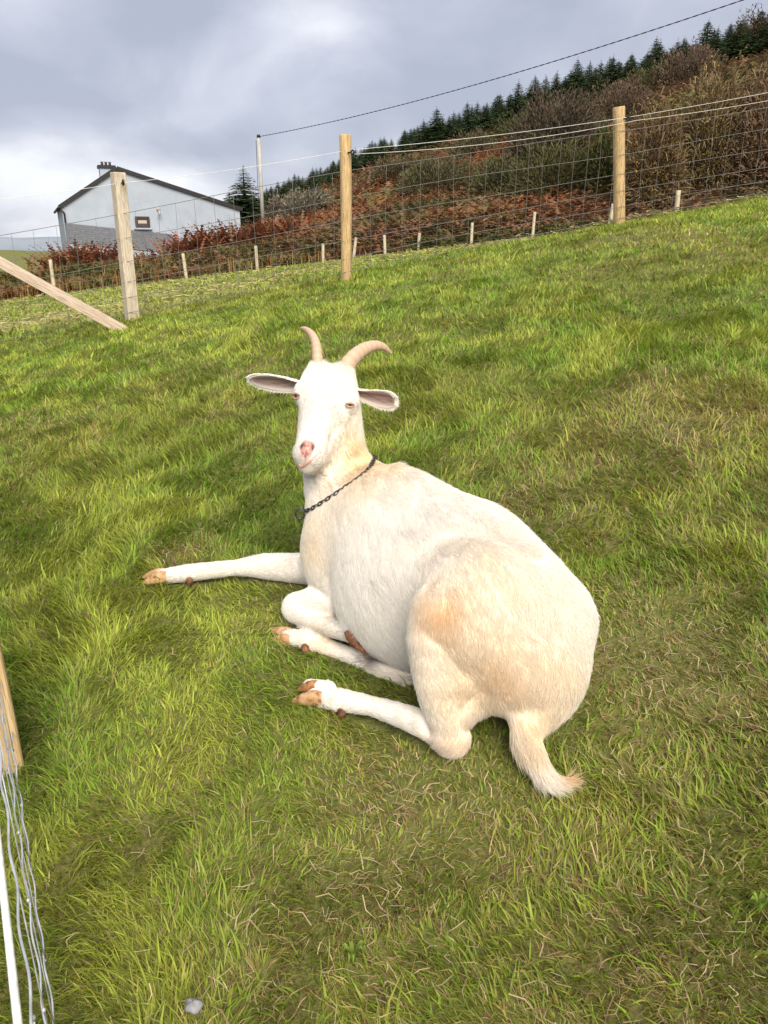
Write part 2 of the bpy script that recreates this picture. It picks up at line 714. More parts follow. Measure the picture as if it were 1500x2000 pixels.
pr('head', rcone(P(668, 754, 1.878), P(672, 735, 1.886), .030, .025), .025, UPF + .8 * HN, .030)
# tail
TAILP = [P(1045, 1375, 1.425), P(1028, 1430, 1.395), P(1045, 1480, 1.370), P(1064, 1512, 1.355), P(1086, 1524, 1.350), P(1106, 1521, 1.348)]
chain('tail', TAILP, [.046, .029, .020, .015, .008, .003], .02, .040)

GROUP_K = dict(trunk=.05, hind=.032, hind_far=.008, fore=.02, fore_far=.02, neck=.035, head=.03, tail=.02)
H_CELL = 0.0052


def goat_field():
    lo = np.min([prim_box(q[1])[0] for q in PR], 0) - .03
    hi = np.max([prim_box(q[1])[1] for q in PR], 0) + .03
    n = np.ceil((hi - lo) / H_CELL).astype(int) + 1
    ax = [lo[i] + np.arange(n[i]) * H_CELL for i in range(3)]
    total = None
    for g in GROUP_K:
        f = np.full(tuple(n), 0.5, np.float32)
        for q in PR:
            if q[0] != g:
                continue
            a, b = prim_box(q[1])
            m = q[2] + 0.02
            i0 = np.maximum(np.floor((a - m - lo) / H_CELL).astype(int), 0)
            i1 = np.minimum(np.ceil((b + m - lo) / H_CELL).astype(int) + 1, n)
            gx, gy, gz_ = np.meshgrid(ax[0][i0[0]:i1[0]], ax[1][i0[1]:i1[1]], ax[2][i0[2]:i1[2]], indexing='ij')
            d = prim_d(q[1], np.stack([gx, gy, gz_], -1)).astype(np.float32)
            sl = tuple(slice(i0[k], i1[k]) for k in range(3))
            f[sl] = smin(f[sl], d, q[2])
        total = f if total is None else smin(total, f, GROUP_K[g])
    return total, lo


def goat_body():
    f, lo = goat_field()
    V, Q = surface_nets(f, lo, H_CELL)
    # relax the lattice a little
    e = np.concatenate([Q[:, [0, 1]], Q[:, [1, 2]], Q[:, [2, 3]], Q[:, [3, 0]]])
    cnt = np.bincount(e[:, 0], minlength=len(V)) + np.bincount(e[:, 1], minlength=len(V))
    for it in range(44):
        lam = .55 if it % 2 == 0 else -.57          # smooths without shrinking
        acc = np.zeros_like(V)
        for c in range(3):
            acc[:, c] = np.bincount(e[:, 0], V[e[:, 1], c], len(V)) + np.bincount(e[:, 1], V[e[:, 0], c], len(V))
        V = V + lam * (acc / cnt[:, None] - V)
    return V, Q


GV, GQ = goat_body()

# ==== PARTS


def goat_dist(p):
    """distance of points to the goat's skin"""
    best = {}
    for q in PR:
        d = prim_d(q[1], p)
        g = q[0]
        best[g] = d if g not in best else smin(best[g], d, q[2])
    tot = None
    for g in GROUP_K:
        tot = best[g] if tot is None else smin(tot, best[g], GROUP_K[g])
    return tot


def skin_hit(p, d, maxd=0.25):
    """march from p along d onto the skin"""
    p = np.array(p, float).reshape(-1, 3)
    d = np.broadcast_to(nrm(d), p.shape)
    t = np.zeros(len(p))
    for _ in range(26):
        s = goat_dist(p + d * t[:, None])
        t = t + np.clip(s * .85, -.01, .04)
    return p + d * t[:, None]


def skin_exit(c, d):
    """outermost skin points from the inside point c in directions d"""
    d = nrm(d)
    return skin_hit(c + d * .25, -d)


def blob(p, c, r):
    return np.exp(-((p - c) ** 2).sum(1) / (r * r))


def coat_colour(p):
    """warm stains of the white coat"""
    base = np.tile(np.array([.945, .915, .865]), (len(p), 1))
    tan = np.array([.78, .56, .33])
    cream = np.array([.86, .69, .45])
    n = vnoise(p[:, 0] * 1.0 + p[:, 2], p[:, 1] + p[:, 2] * .7, .05, 31, 3)
    w = (.62 * blob(p, P(858, 1195, 1.36), .055) + .40 * blob(p, P(930, 1200, 1.37), .06) + .42 * blob(p, P(975, 1320, 1.37), .06)
         + .35 * blob(p, P(880, 1440, 1.44), .04))
    w2 = (.75 * blob(p, P(745, 945, 1.80), .10) + .55 * blob(p, P(700, 900, 1.85), .07) + .40 * blob(p, P(1080, 1330, 1.37), .13)
          + .45 * blob(p, P(610, 1050, 1.82), .08) + .4 * blob(p, P(900, 1330, 1.40), .1)
          + .35 * blob(p, P(690, 860, 1.88), .07) + .3 * blob(p, P(950, 1120, 1.4), .14)
          + .8 * blob(p, P(1105, 1533, 1.347), .03) + .5 * blob(p, P(1050, 1440, 1.38), .05)
          + .4 * blob(p, P(640, 1250, 1.80), .05) + .4 * blob(p, P(660, 1235, 1.8), .05))
    mud = np.clip(.30 * blob(p, P(600, 1205, 1.85), .05) + .25 * blob(p, P(760, 1310, 1.66), .07) + .25 * blob(p, P(880, 1462, 1.44), .035) + .2 * blob(p, P(420, 1130, 2.1), .07), 0, 1) * n
    base = base * (.955 + .06 * n)[:, None] * (1 - mud[:, None] * np.array([.25, .38, .52]))
    w = np.clip(w * (.55 + .9 * n), 0, 1)[:, None]
    w2 = np.clip(w2 * (.5 + 1.0 * n), 0, 1)[:, None]
    c = base * (1 - w2) + cream * w2
    c = c * (1 - w) + tan * w
    tip = np.clip(blob(p, P(1106, 1522, 1.348), .022) * .65, 0, 1)[:, None]
    c = c * (1 - tip) + np.array([.72, .46, .22]) * tip
    dirt = np.clip(1.2 * blob(p, P(726, 1278, 1.685), .026) + 1.1 * blob(p, P(676, 1207, 1.76), .024) + .5 * blob(p, P(600, 1262, 1.83), .016)
                   + .25 * blob(p, P(690, 1218, 1.79), .03), 0, 1)[:, None]
    c = c * (1 - dirt) + np.array([.075, .045, .03]) * dirt
    return c


def noseness(p):
    """1 on the bare nose and lips"""
    q = (p - P(600, 880, 1.74)) @ HEAD_AX.T
    m = np.clip(1.5 - np.sqrt((q[:, 0] / .020) ** 2 + (q[:, 2] / .022) ** 2) , 0, 1) * (np.abs(q[:, 1]) < .035)
    return np.clip(m * 2, 0, 1)


k_ = NT("goat_skin")
k_.base(k_.n('ShaderNodeAttribute', attribute_name='col').outputs['Color'], .8, .15)
M_SKIN = k_.m
k_ = NT("goat_fur")
fa = k_.n('ShaderNodeAttribute', attribute_name='col').outputs['Color']
k_.base(fa, .62, .2)
ft = k_.n('ShaderNodeBsdfTranslucent')
k_.l(fa, ft.inputs[0])
fm = k_.n('ShaderNodeMixShader')
fm.inputs[0].default_value = .46
k_.l(k_.b.outputs[0], fm.inputs[1])
k_.l(ft.outputs[0], fm.inputs[2])
k_.l(fm.outputs[0], k_.o.inputs['Surface'])
M_FUR = k_.m
k_ = NT("horn")
hn = k_.noise(30, 5, .6, 'Object', (1, 1, 3))
ha = k_.n('ShaderNodeAttribute', attribute_name='col').outputs['Color']
k_.base(k_.mix(k_.mix(hn, (0, 0, 0), (.8, .8, .8)), ha, (.50, .33, .22)), .5, .4).bump(hn, .35, .003)
M_HORN = k_.m
k_ = NT("hoof")
hn = k_.noise(60, 4, .6)
k_.base(k_.ramp(hn, [(.3, (.16, .075, .035)), (.46, (.46, .26, .12)), (.7, (.62, .42, .23))]), .55, .35).bump(hn, .3, .003)
M_HOOF = k_.m
k_ = NT("dark_hoof")
hn = k_.noise(70, 4, .6)
k_.base(k_.ramp(hn, [(.35, (.05, .022, .015)), (.55, (.20, .085, .04)), (.75, (.42, .2, .09))]), .6, .3).bump(hn, .3, .003)
M_DHOOF = k_.m
k_ = NT("brown_hoof")
hn = k_.noise(70, 4, .6)
k_.base(k_.ramp(hn, [(.3, (.10, .04, .02)), (.5, (.34, .15, .06)), (.72, (.55, .29, .12))]), .6, .3).bump(hn, .3, .003)
M_HOOF2 = k_.m
k_ = NT("goat_bare_skin")
k_.base(k_.n('ShaderNodeAttribute', attribute_name='col').outputs['Color'], .42, .45)
M_BARE = k_.m
k_ = NT("goat_eye")
k_.base(k_.n('ShaderNodeAttribute', attribute_name='col').outputs['Color'], .08, .6)
M_EYE = k_.m

gbase = np.array([.12, 1.52, 0.0])
gbase[2] = gz(gbase[0], gbase[1])
goat = empty('goat', gbase)
tag(goat, 'white horned goat lying on the grass with its head turned to look back', 'goat')
sk = coat_colour(GV)
nose_w = noseness(GV)[:, None]
sk = sk * (1 - .35 * nose_w) + np.array([.62, .30, .25]) * .35 * nose_w
add('body', mesh_np('body', GV - gbase, GQ, M_SKIN, True, sk * np.array([.93, .88, .84])), goat)


def horn(path, rads):
    mb = MB()
    n = 40
    path = np.asarray(path)
    t = np.linspace(0, len(path) - 1, n)
    pts = np.stack([np.interp(t, range(len(path)), path[:, c]) for c in range(3)], 1)
    for _ in range(12):
        pts[1:-1] = .25 * pts[:-2] + .5 * pts[1:-1] + .25 * pts[2:]
    r = np.interp(t, range(len(path)), rads)
    s = np.linspace(0, 1, n)
    r = r * (1 + .045 * np.sin(s * 75 + np.sin(s * 13)) * (1 - s))
    mb.tube(pts - gbase, r, 18, True, .82)
    v = np.concatenate(mb.v)
    f = np.concatenate([np.repeat(s, 18), [0, 1]])[:, None]
    c = np.array([.50, .37, .26]) * (1 - f) + np.array([.58, .42, .29]) * f
    c = c * (1 + .12 * np.sin(f * 75 + np.sin(f * 13)))
    dk = np.clip((f - .8) / .2, 0, 1)
    c = c * (1 - dk * .35)
    o = add('horn', mb.mesh('horn', M_HORN, True, c), goat)
    return o


horn([P(621, 726, 1.880), P(620, 700, 1.885), P(619, 680, 1.895), P(615, 662, 1.91), P(605, 648, 1.935), P(594, 641, 1.955), P(586, 641, 1.965)],
     [.0175, .0168, .0155, .0135, .010, .0065, .0022])
horn([P(668, 733, 1.880), P(680, 710, 1.885), P(695, 693, 1.90), P(713, 680, 1.92), P(735, 673, 1.945), P(753, 678, 1.97), P(766, 692, 1.985)],
     [.0225, .0218, .0198, .0168, .0130, .0088, .0024])


def ear(root, tip, across, normal, width, cup, roll_tip, droop=0.0, prof_=(.50, .66, .90, 1.0, .82, .5, .10)):
    """leaf-shaped cupped ear with an inner and an outer face"""
    nu, nv = 22, 13
    u = np.linspace(0, 1, nu)
    v = np.linspace(-1, 1, nv)
    prof = np.interp(u, [0, .12, .3, .55, .8, .93, 1], prof_) * width / 2
    L = tip - root
    e_ = nrm(L)
    normal = nrm(normal - (normal @ e_) * e_)
    a_ = np.cross(e_, normal)
    across = a_ if a_ @ across > 0 else -a_
    pts_in, pts_out, ci, co = [], [], [], []
    for i in range(nu):
        c = root + L * u[i] + droop * math.sin(u[i] * math.pi) * np.array([0, 0, -1.0])
        a = cup * (1 - .45 * u[i]) * (1 + roll_tip * max(u[i] - .7, 0))
        for j in range(nv):
            th = v[j] * a
            off = across * math.sin(th) / math.sin(min(a, 1.5)) * prof[i] - normal * (math.cos(th) - math.cos(a)) * prof[i] * .9
            p = c + off
            pts_in.append(p)
            nn = nrm(-normal * math.cos(th) + across * math.sin(th))
            pts_out.append(p + nn * .0035)
            rim = abs(v[j]) ** 2.2
            rim = max(rim, (u[i] - .9) * 6 if u[i] > .9 else 0)
            rim = min(rim, 1)
            stain = min(1.0, max(0.0, .5 + .75 * math.sin(9 * u[i] + 2.2 * v[j] + 3 * math.sin(6 * v[j] + 4 * u[i]))))
            inner = np.array([.22, .14, .12]) * (1 - .6 * stain) + np.array([.52, .37, .33]) * .6 * stain
            ci.append(inner * (1 - rim) + np.array([.82, .74, .67]) * rim)
            co.append(np.array([.90, .83, .76]))
    vs = np.array(pts_in + pts_out)
    N = nu * nv
    q = []
    for i in range(nu - 1):
        for j in range(nv - 1):
            a, b, c, d = i * nv + j, i * nv + j + 1, (i + 1) * nv + j + 1, (i + 1) * nv + j
            q.append((a, b, c, d))
            q.append((N + d, N + c, N + b, N + a))
    for i in range(nu - 1):
        for j in (0, nv - 1):
            a, d = i * nv + j, (i + 1) * nv + j
            q.append((a, d, N + d, N + a))
    for j in range(nv - 1):
        a, b = (nu - 1) * nv + j, (nu - 1) * nv + j + 1
        q.append((a, b, N + b, N + a))
    o = add('ear', mesh_np('ear', vs - gbase, np.array(q), M_SKIN, True, np.array(ci + co)), goat)
    return vs, N, nu, nv


VIEW = nrm(np.array([0, 0, CAM_H]) - P(640, 780, 1.87))
eL = ear(P(592, 756, 1.868), P(487, 743, 1.90), nrm(P(550, 735, 1.9) - P(548, 772, 1.9)), nrm(VIEW + np.array([-.1, 0, -.85])), .050, 1.30, .0)
eR = ear(P(690, 768, 1.885), P(770, 783, 1.83), nrm(P(735, 765, 1.86) - P(728, 803, 1.86)), nrm(VIEW + np.array([.55, 0, -.52])), .052, 1.40, .6, .004, (.40, .48, .66, .95, 1.0, .80, .35))


def patch(name, centre, ru, rv, shape, n=26, parent=None, mat=None, lift=.0035):
    """small skin-hugging sheet on the face; shape(a, b) gives lift and colour for a, b in -1..1"""
    a, b = np.meshgrid(np.linspace(-1, 1, n), np.linspace(-1, 1, n), indexing='ij')
    sq = np.stack([a * np.sqrt(1 - b * b / 2), b * np.sqrt(1 - a * a / 2)], -1).reshape(-1, 2)
    p0 = centre + sq[:, :1] * ru * HX + sq[:, 1:] * rv * HA + HN * .08
    p = skin_hit(p0, -HN)
    dl, cl = shape(sq[:, 0], sq[:, 1])
    edge = np.clip((1 - np.hypot(sq[:, 0], sq[:, 1])) * 5, 0, 1)
    p = p + HN * (lift * edge + dl * edge - .002 * (1 - edge))[:, None]
    q = []
    for i in range(n - 1):
        for j in range(n - 1):
            q.append((i * n + j, (i + 1) * n + j, (i + 1) * n + j + 1, i * n + j + 1))
    return add(name, mesh_np(name, p - gbase, np.array(q), mat or M_BARE, True, cl), parent or goat)


def nose_shape(a, b):
    # two comma-shaped nostrils and the groove below them
    nl = np.exp(-(((a + .62 + .25 * b) / .20) ** 2 + ((b + .10) / .40) ** 2))
    nr = np.exp(-(((a - .62 - .25 * b) / .20) ** 2 + ((b + .10) / .40) ** 2))
    gr = np.exp(-((a / .07) ** 2)) * ss(.1, .4, b)
    spot = vnoise(a * 3 + 9, b * 3 + 4, .55, 3, 2)
    lift = .0035 * np.exp(-(a / .5) ** 2 - ((b - .1) / .7) ** 2) - .0022 * (nl + nr) - .0015 * gr
    c = np.tile(np.array([.58, .28, .23]), (len(a), 1))
    sp = ss(.58, .78, spot)[:, None]
    c = c * (1 - .65 * sp) + np.array([.12, .05, .04]) * .65 * sp
    d = np.clip((nl + nr) * 1.25 + gr * .7, 0, 1)[:, None]
    c = c * (1 - d) + np.array([.06, .02, .018]) * d
    hw = .98 - .42 * ss(-.2, 1.0, b) - .25 * ss(-.5, -1.0, b)
    rag = .30 * (vnoise(a * 4 + 3, b * 4 + 8, .35, 17, 2) - .5)
    e = ss(.55, .95, np.maximum(np.abs(a) / hw, np.hypot(a, b) * .98) + rag)[:, None]
    c = c * (1 - e) + np.array([.84, .76, .69]) * e
    return lift, c


patch('nose', P(600, 881, 1.75), .0245, .0295, nose_shape, 30)


def lip(pts, r, col, name):
    mb = MB()
    p = skin_hit(np.array(pts) + HN * .06, -HN) + HN * .0005
    n = 24
    t = np.linspace(0, len(p) - 1, n)
    p = np.stack([np.interp(t, range(len(p)), p[:, c]) for c in range(3)], 1)
    for _ in range(4):
        p[1:-1] = .25 * p[:-2] + .5 * p[1:-1] + .25 * p[2:]
    s = np.linspace(-1, 1, n)
    mb.tube(p - gbase, r * np.sqrt(np.maximum(1 - s * s, .03)), 8, True, 1.0)
    v = np.concatenate(mb.v)
    c = np.tile(np.array(col), (len(v), 1))
    add(name, mb.mesh(name, M_BARE, True, c), goat)


lip([P(579, 903, 1.77), P(588, 908, 1.765), P(600, 909, 1.765), P(613, 908, 1.77), P(626, 900, 1.78), P(637, 890, 1.79)], .0015, (.40, .22, .18), 'upper_lip')
lip([P(583, 910, 1.77), P(590, 914, 1.765), P(600, 915, 1.77), P(612, 912, 1.775)], .0042, (.56, .29, .25), 'lower_lip')


def eye(centre, across, down, out, w, h, name='eye'):
    """half shut eye: ball with iris and bar pupil, skin lids round it"""
    n = 20
    a = np.linspace(0, 2 * math.pi, n, endpoint=False)
    vs, cs, q = [], [], []
    rings = [0, .25, .45, .7, 1.0]
    for i, rr in enumerate(rings):
        for t in a:
            x, y = math.cos(t) * rr, math.sin(t) * rr
            vs.append(centre + across * x * w + down * y * h + out * (.0035 * (1 - rr * rr) - .001))
            pup = abs(y) < .5 and abs(x) < .35
            cs.append((.02, .012, .01) if pup else ((.32, .20, .11) if rr < .8 else (.16, .07, .05)))
    for i in range(len(rings) - 1):
        for k in range(n):
            k2 = (k + 1) % n
            q.append((i * n + k, i * n + k2, (i + 1) * n + k2, (i + 1) * n + k))
    o = add(name, mesh_np(name, np.array(vs) - gbase, np.array(q), M_EYE, True, np.array(cs)), goat)
    mb = MB()
    for sgn, rad, lft in ((-1, .0026, .0015), (1, .0020, .0003)):
        t = np.linspace(math.pi, 0, 14)
        pts = [centre + across * math.cos(k) * w * 1.12 + down * sgn * math.sin(k) * h * (.85 if sgn < 0 else .95) + out * (.0025 * math.sin(k) + lft - .001) for k in t]
        s = np.sin(t)
        mb.tube(np.array(pts) - gbase, rad * (.45 + .55 * s), 8, True)
    v = np.concatenate(mb.v)
    lid = add('eyelid', mb.mesh('eyelid', M_BARE, True, np.tile(np.array([.50, .32, .27]), (len(v), 1))), o)
    return o


def face_frame(px, py, zc):
    p = skin_hit(P(px, py, zc) + VIEW * .08, -VIEW)[0]
    e = .004
    g = np.array([goat_dist((p + d)[None])[0] - goat_dist((p - d)[None])[0] for d in np.eye(3) * e])
    return p, nrm(g)


p_, n_ = face_frame(682, 790, 1.84)
ax_ = nrm(np.cross(n_, HA))
ax_ = nrm(ax_ - .35 * HA) if ax_[0] > 0 else nrm(-ax_ - .35 * HA)
eye(p_ + n_ * .002, ax_, nrm(np.cross(ax_, n_)) * (1 if np.cross(ax_, n_)[2] < 0 else -1), n_, .0115, .0052)
p_, n_ = face_frame(580, 773, 1.84)
n_ = nrm(n_ + .25 * VIEW)
ax_ = nrm(np.cross(n_, HA))
ax_ = ax_ if ax_[0] > 0 else -ax_
ax_ = nrm(ax_ + .25 * HA)
eye(p_ + n_ * .001, ax_, nrm(np.cross(ax_, n_)) * (1 if np.cross(ax_, n_)[2] < 0 else -1), n_, .0115, .0070)


def claw(root, tip, r0, up, mat, name='hoof', flat=.8):
    """one toe of the cloven hoof: blunt wedge, flat below"""
    d = tip - root
    ln = np.linalg.norm(d)
    d = d / ln
    up = nrm(up - (up @ d) * d)
    w = np.cross(d, up)
    n = 14
    secs = [(-.25, .85, .02), (0, 1.0, 0), (.2, .98, -.05), (.45, .82, -.14), (.68, .60, -.26), (.86, .36, -.38), (.96, .17, -.46), (1.0, .05, -.50)]
    vs = []
    for s, f, o in secs:
        for k in range(n):
            a = 2 * math.pi * k / n
            cu, cw = math.cos(a), math.sin(a)
            if cu < -.45:
                cu = -.45 - .2 * (-.45 - cu)
            vs.append(root + d * ln * s + up * (cu * r0 * f + o * r0) + w * (cw * r0 * f * flat))
    q = []
    for i in range(len(secs) - 1):
        for k in range(n):
            k2 = (k + 1) % n
            q.append((i * n + k, i * n + k2, (i + 1) * n + k2, (i + 1) * n + k))
    c = len(vs)
    vs.append(tip - up * .5 * r0)
    t = [((len(secs) - 1) * n + k, (len(secs) - 1) * n + (k + 1) % n, c) for k in range(n)]
    return add(name, mesh_np(name, np.array(vs) - gbase, [np.array(q), np.array(t)], mat, True), goat)


UPW = np.array([0, 0, 1.0])
claw(P(620, 1364, 1.620), P(565, 1364, 1.650), .0205, UPW + .3 * GL, M_HOOF)
claw(P(612, 1341, 1.640), P(578, 1343, 1.672), .0150, UPW, M_HOOF2)
claw(P(562, 1250, 1.832), P(524, 1250, 1.860), .0195, UPW + .4 * GL, M_HOOF)
claw(P(564, 1237, 1.852), P(526, 1226, 1.875), .0175, UPW + .4 * GL, M_HOOF)
claw(P(318, 1129, 2.135), P(276, 1134, 2.155), .0215, UPW, M_HOOF)
claw(P(318, 1122, 2.160), P(276, 1122, 2.18), .0205, UPW, M_HOOF)
claw(P(690, 1240, 1.685), P(712, 1280, 1.668), .021, GL + .3 * UPW, M_DHOOF)
claw(P(703, 1240, 1.70), P(730, 1276, 1.682), .020, GL + .3 * UPW, M_DHOOF)


def dewclaw(p, d, r=.009):
    mb = MB()
    d = nrm(d)
    mb.tube(np.array([p - d * r * 1.3, p - d * r * .6, p, p + d * r * .8, p + d * r * 1.3]) - gbase, [r * .75, r * 1.15, r * 1.1, r * .8, r * .2], 10)
    add('dewclaw', mb.mesh('dewclaw', M_DHOOF, True), goat)


dewclaw(P(668, 1392, 1.58), np.array([-.1, -.3, -1]), .009)
dewclaw(P(652, 1390, 1.60), np.array([-.2, 0, -1]), .0075)
dewclaw(P(370, 1137, 2.095), np.array([.2, -.6, -.8]), .0095)
dewclaw(P(597, 1268, 1.785), np.array([.3, -.7, -.7]), .0095)

# ---- fur as fine strands rooted on the skin
T = np.concatenate([GQ[:, [0, 1, 2]], GQ[:, [0, 2, 3]]])
e1 = GV[T[:, 1]] - GV[T[:, 0]]
e2 = GV[T[:, 2]] - GV[T[:, 0]]
cr_ = np.cross(e1, e2)
area = np.linalg.norm(cr_, axis=1) / 2
cen = GV[T].mean(1)
fn = nrm(cr_)
# only where it can be seen standing in front of the goat or a few steps to the side
vis = (fn * nrm(np.array([0, 0, CAM_H]) - cen)).sum(1) > -.55
dens = area * np.where(vis, 1.0, .15)
N_FUR = 330000
ti = RNG.choice(len(T), N_FUR, p=dens / dens.sum())
u_ = RNG.random((N_FUR, 2))
u_[u_.sum(1) > 1] = 1 - u_[u_.sum(1) > 1]
root = GV[T[ti, 0]] + u_[:, :1] * e1[ti] + u_[:, 1:] * e2[ti]
nor = fn[ti]
keep = (root[:, 2] > ground_flat(root[:, 0], root[:, 1]) - .005)
hq = (root - P(600, 880, 1.74)) @ HEAD_AX.T
keep &= ~((np.hypot(hq[:, 0] / .0175, hq[:, 2] / .021) < 1) & (np.abs(hq[:, 1]) < .05))
for c_, r_ in ((P(682, 790, 1.835), .013), (P(580, 773, 1.835), .012), (P(598, 913, 1.76), .014)):
    keep &= ~(np.linalg.norm(root - c_, axis=1) < r_)
root, nor = root[keep], nor[keep]
N_FUR = len(root)
flow = np.zeros((N_FUR, 3))
hlen = np.zeros(N_FUR)
wsum = np.zeros(N_FUR)
for q in FLOWS:
    a_, b_ = prim_box(q[0])
    m_ = ((root > a_ - .06) & (root < b_ + .06)).all(1)
    w = np.exp(-np.maximum(prim_d(q[0], root[m_]), -.02) / .014)
    flow[m_] += w[:, None] * q[1]
    hlen[m_] += w * q[2]
    wsum[m_] += w
wsum = np.maximum(wsum, 1e-9)
flow = nrm(flow)
hlen = hlen / wsum
swirl = nrm(np.stack([vnoise(root[:, 0] + 3, root[:, 1] + root[:, 2], .06, 41 + i, 2) - .5 for i in range(3)], 1))
fine = RNG.normal(size=(N_FUR, 3))
swirl2 = nrm(np.stack([vnoise(root[:, 0] * 1.3 + root[:, 2] + 5, root[:, 1] - root[:, 2], .022, 51 + i, 2) - .5 for i in range(3)], 1))
flow = flow + .34 * swirl + .22 * swirl2 + .10 * fine
flow = nrm(flow - (flow * nor).sum(1)[:, None] * nor)
# short hair on the backs and rims of the ears
for vs_, N_, nu_, nv_ in (eL, eR):
    k_e = 5200
    i_ = RNG.random(k_e) * (nu_ - 1.01)
    j_ = RNG.random(k_e) * (nv_ - 1.01)
    j_ = np.where(RNG.random(k_e) < .3, np.where(RNG.random(k_e) < .5, .01, nv_ - 1.02), j_)
    a_ = i_.astype(int)
    b_ = j_.astype(int)
    fa_, fb_ = (i_ - a_)[:, None], (j_ - b_)[:, None]
    O_ = vs_[N_:]
    I_ = vs_[:N_]

    def bil(M):
        return ((M[a_ * nv_ + b_] * (1 - fb_) + M[a_ * nv_ + b_ + 1] * fb_) * (1 - fa_)
                + (M[(a_ + 1) * nv_ + b_] * (1 - fb_) + M[(a_ + 1) * nv_ + b_ + 1] * fb_) * fa_)
    po = bil(O_)
    no = nrm(po - bil(I_))
    fo = nrm(vs_[(nu_ - 1) * nv_ + nv_ // 2] - vs_[nv_ // 2]) + .35 * RNG.normal(size=(k_e, 3))
    fo = nrm(fo - (fo * no).sum(1)[:, None] * no)
    root = np.vstack([root, po])
    nor = np.vstack([nor, no])
    flow = np.vstack([flow, fo])
    hlen = np.concatenate([hlen, np.full(k_e, .011)])
    fine = np.vstack([fine, RNG.normal(size=(k_e, 3))])
N_FUR = len(root)
lift = .15 + .13 * RNG.random(N_FUR)[:, None]
face_dim = 1 - .24 * ss(.15, .07, np.linalg.norm(root - P(615, 850, 1.80), axis=1))      # face fur coloured darker to hold back the sunlight on it
hlen = hlen * (.55 + .7 * RNG.random(N_FUR))
NP = 4
pts = np.zeros((N_FUR, NP, 3))
for i in range(NP):
    s = i / (NP - 1)
    pts[:, i] = root - nor * .0006 + (flow * s + nor * (lift * s - .16 * s * s)) * hlen[:, None] + (.10 * s * s * hlen)[:, None] * fine * .5
below = pts[:, :, 2] < ground_flat(pts[:, :, 0], pts[:, :, 1]) + .002
pts[:, :, 2] = np.where(below, ground_flat(pts[:, :, 0], pts[:, :, 1]) + .002, pts[:, :, 2])
fcol = coat_colour(root) * (.93 + .12 * RNG.random((N_FUR, 1))) * face_dim[:, None]
fcol[-10400:] *= 1.15
fc = bpy.data.hair_curves.new('fur')
fc.add_curves([NP] * N_FUR)
fc.points.foreach_set('position', (pts - gbase).astype(np.float32).ravel())
ra = fc.attributes.get('radius') or fc.attributes.new('radius', 'FLOAT', 'POINT')
rr = np.tile(np.array([.00038, .00036, .00026, .00006]), N_FUR).astype(np.float32)
ra.data.foreach_set('value', rr)
ca = fc.attributes.new('col', 'FLOAT_COLOR', 'CURVE')
c4 = np.ones((N_FUR, 4), np.float32)
c4[:, :3] = fcol
ca.data.foreach_set('color', c4.ravel())
fc.materials.append(M_FUR)
fur = stuff(add('fur', fc, goat))

# ---- chain collar
k_ = NT("chain_steel")
k_.base(k_.ramp(k_.noise(90, 3), [(.3, (.03, .03, .035)), (.7, (.11, .105, .11))]), .42, .5)
k_.b.inputs['Metallic'].default_value = .6
M_CHAIN = k_.m
cl, cr2 = P(588, 999, 1.86), P(722, 893, 1.93)
cc = P(657, 948, 1.905)
c1 = nrm(cr2 - cl)
c2 = nrm(np.array([0, 0, CAM_H]) - cc)
c2 = nrm(c2 + np.array([0, 0, -.13]))
c2 = nrm(c2 - (c2 @ c1) * c1)
ang = np.linspace(0, 2 * math.pi, 240, endpoint=False)
ray_ = np.cos(ang)[:, None] * c1 + np.sin(ang)[:, None] * c2
ring = skin_exit(cc, ray_) + .006 * ray_
for _ in range(3):
    ring = (np.roll(ring, 1, 0) + 2 * ring + np.roll(ring, -1, 0)) / 4
cbase = ring.mean(0)
collar = empty('chain_collar', cbase)
tag(collar, "dark metal chain collar round the goat's neck", 'collar')
seg = np.linalg.norm(np.roll(ring, -1, 0) - ring, axis=1)
cum = np.concatenate([[0], np.cumsum(seg)])
ring2 = np.vstack([ring, ring[:1]])
nl_ = int(cum[-1] / .0135)


def link_mesh(r, ln, wd):
    mb = MB()
    t = np.linspace(0, 2 * math.pi, 13)
    mb.tube(np.stack([np.cos(t) * ln, np.sin(t) * wd, 0 * t], 1), r, 6, False, None, [0, 0, 1.0])
    return mb.mesh('link', M_CHAIN, True)


LM = link_mesh(.0016, .0088, .0046)
from mathutils import Matrix
for i in range(nl_):
    s = (i + .5) / nl_ * cum[-1]
    p = np.array([np.interp(s, cum, ring2[:, c]) for c in range(3)])
    p2 = np.array([np.interp(min(s + .006, cum[-1]), cum, ring2[:, c]) for c in range(3)])
    p1 = np.array([np.interp(max(s - .006, 0), cum, ring2[:, c]) for c in range(3)])
    tx = nrm(p2 - p1)
    out = nrm(p - cc)
    ty = nrm(np.cross(out, tx))
    out = np.cross(tx, ty)
    rot = math.radians(45 + (90 if i % 2 else 0))
    a = ty * math.cos(rot) + out * math.sin(rot)
    b = np.cross(tx, a)
    o = add('link', LM, collar)
    M = Matrix(np.vstack([np.column_stack([tx, a, b, p - cbase]), [0, 0, 0, 1]]).tolist())
    o.matrix_basis = M
mb = MB()
t = np.linspace(0, 2 * math.pi, 17)
rc = P(586, 1004, 1.845)
mb.tube(rc - cbase + np.stack([np.cos(t) * .011, 0 * t, np.sin(t) * .013], 1), .0026, 7, False)
mb.build('ring', M_CHAIN, collar)
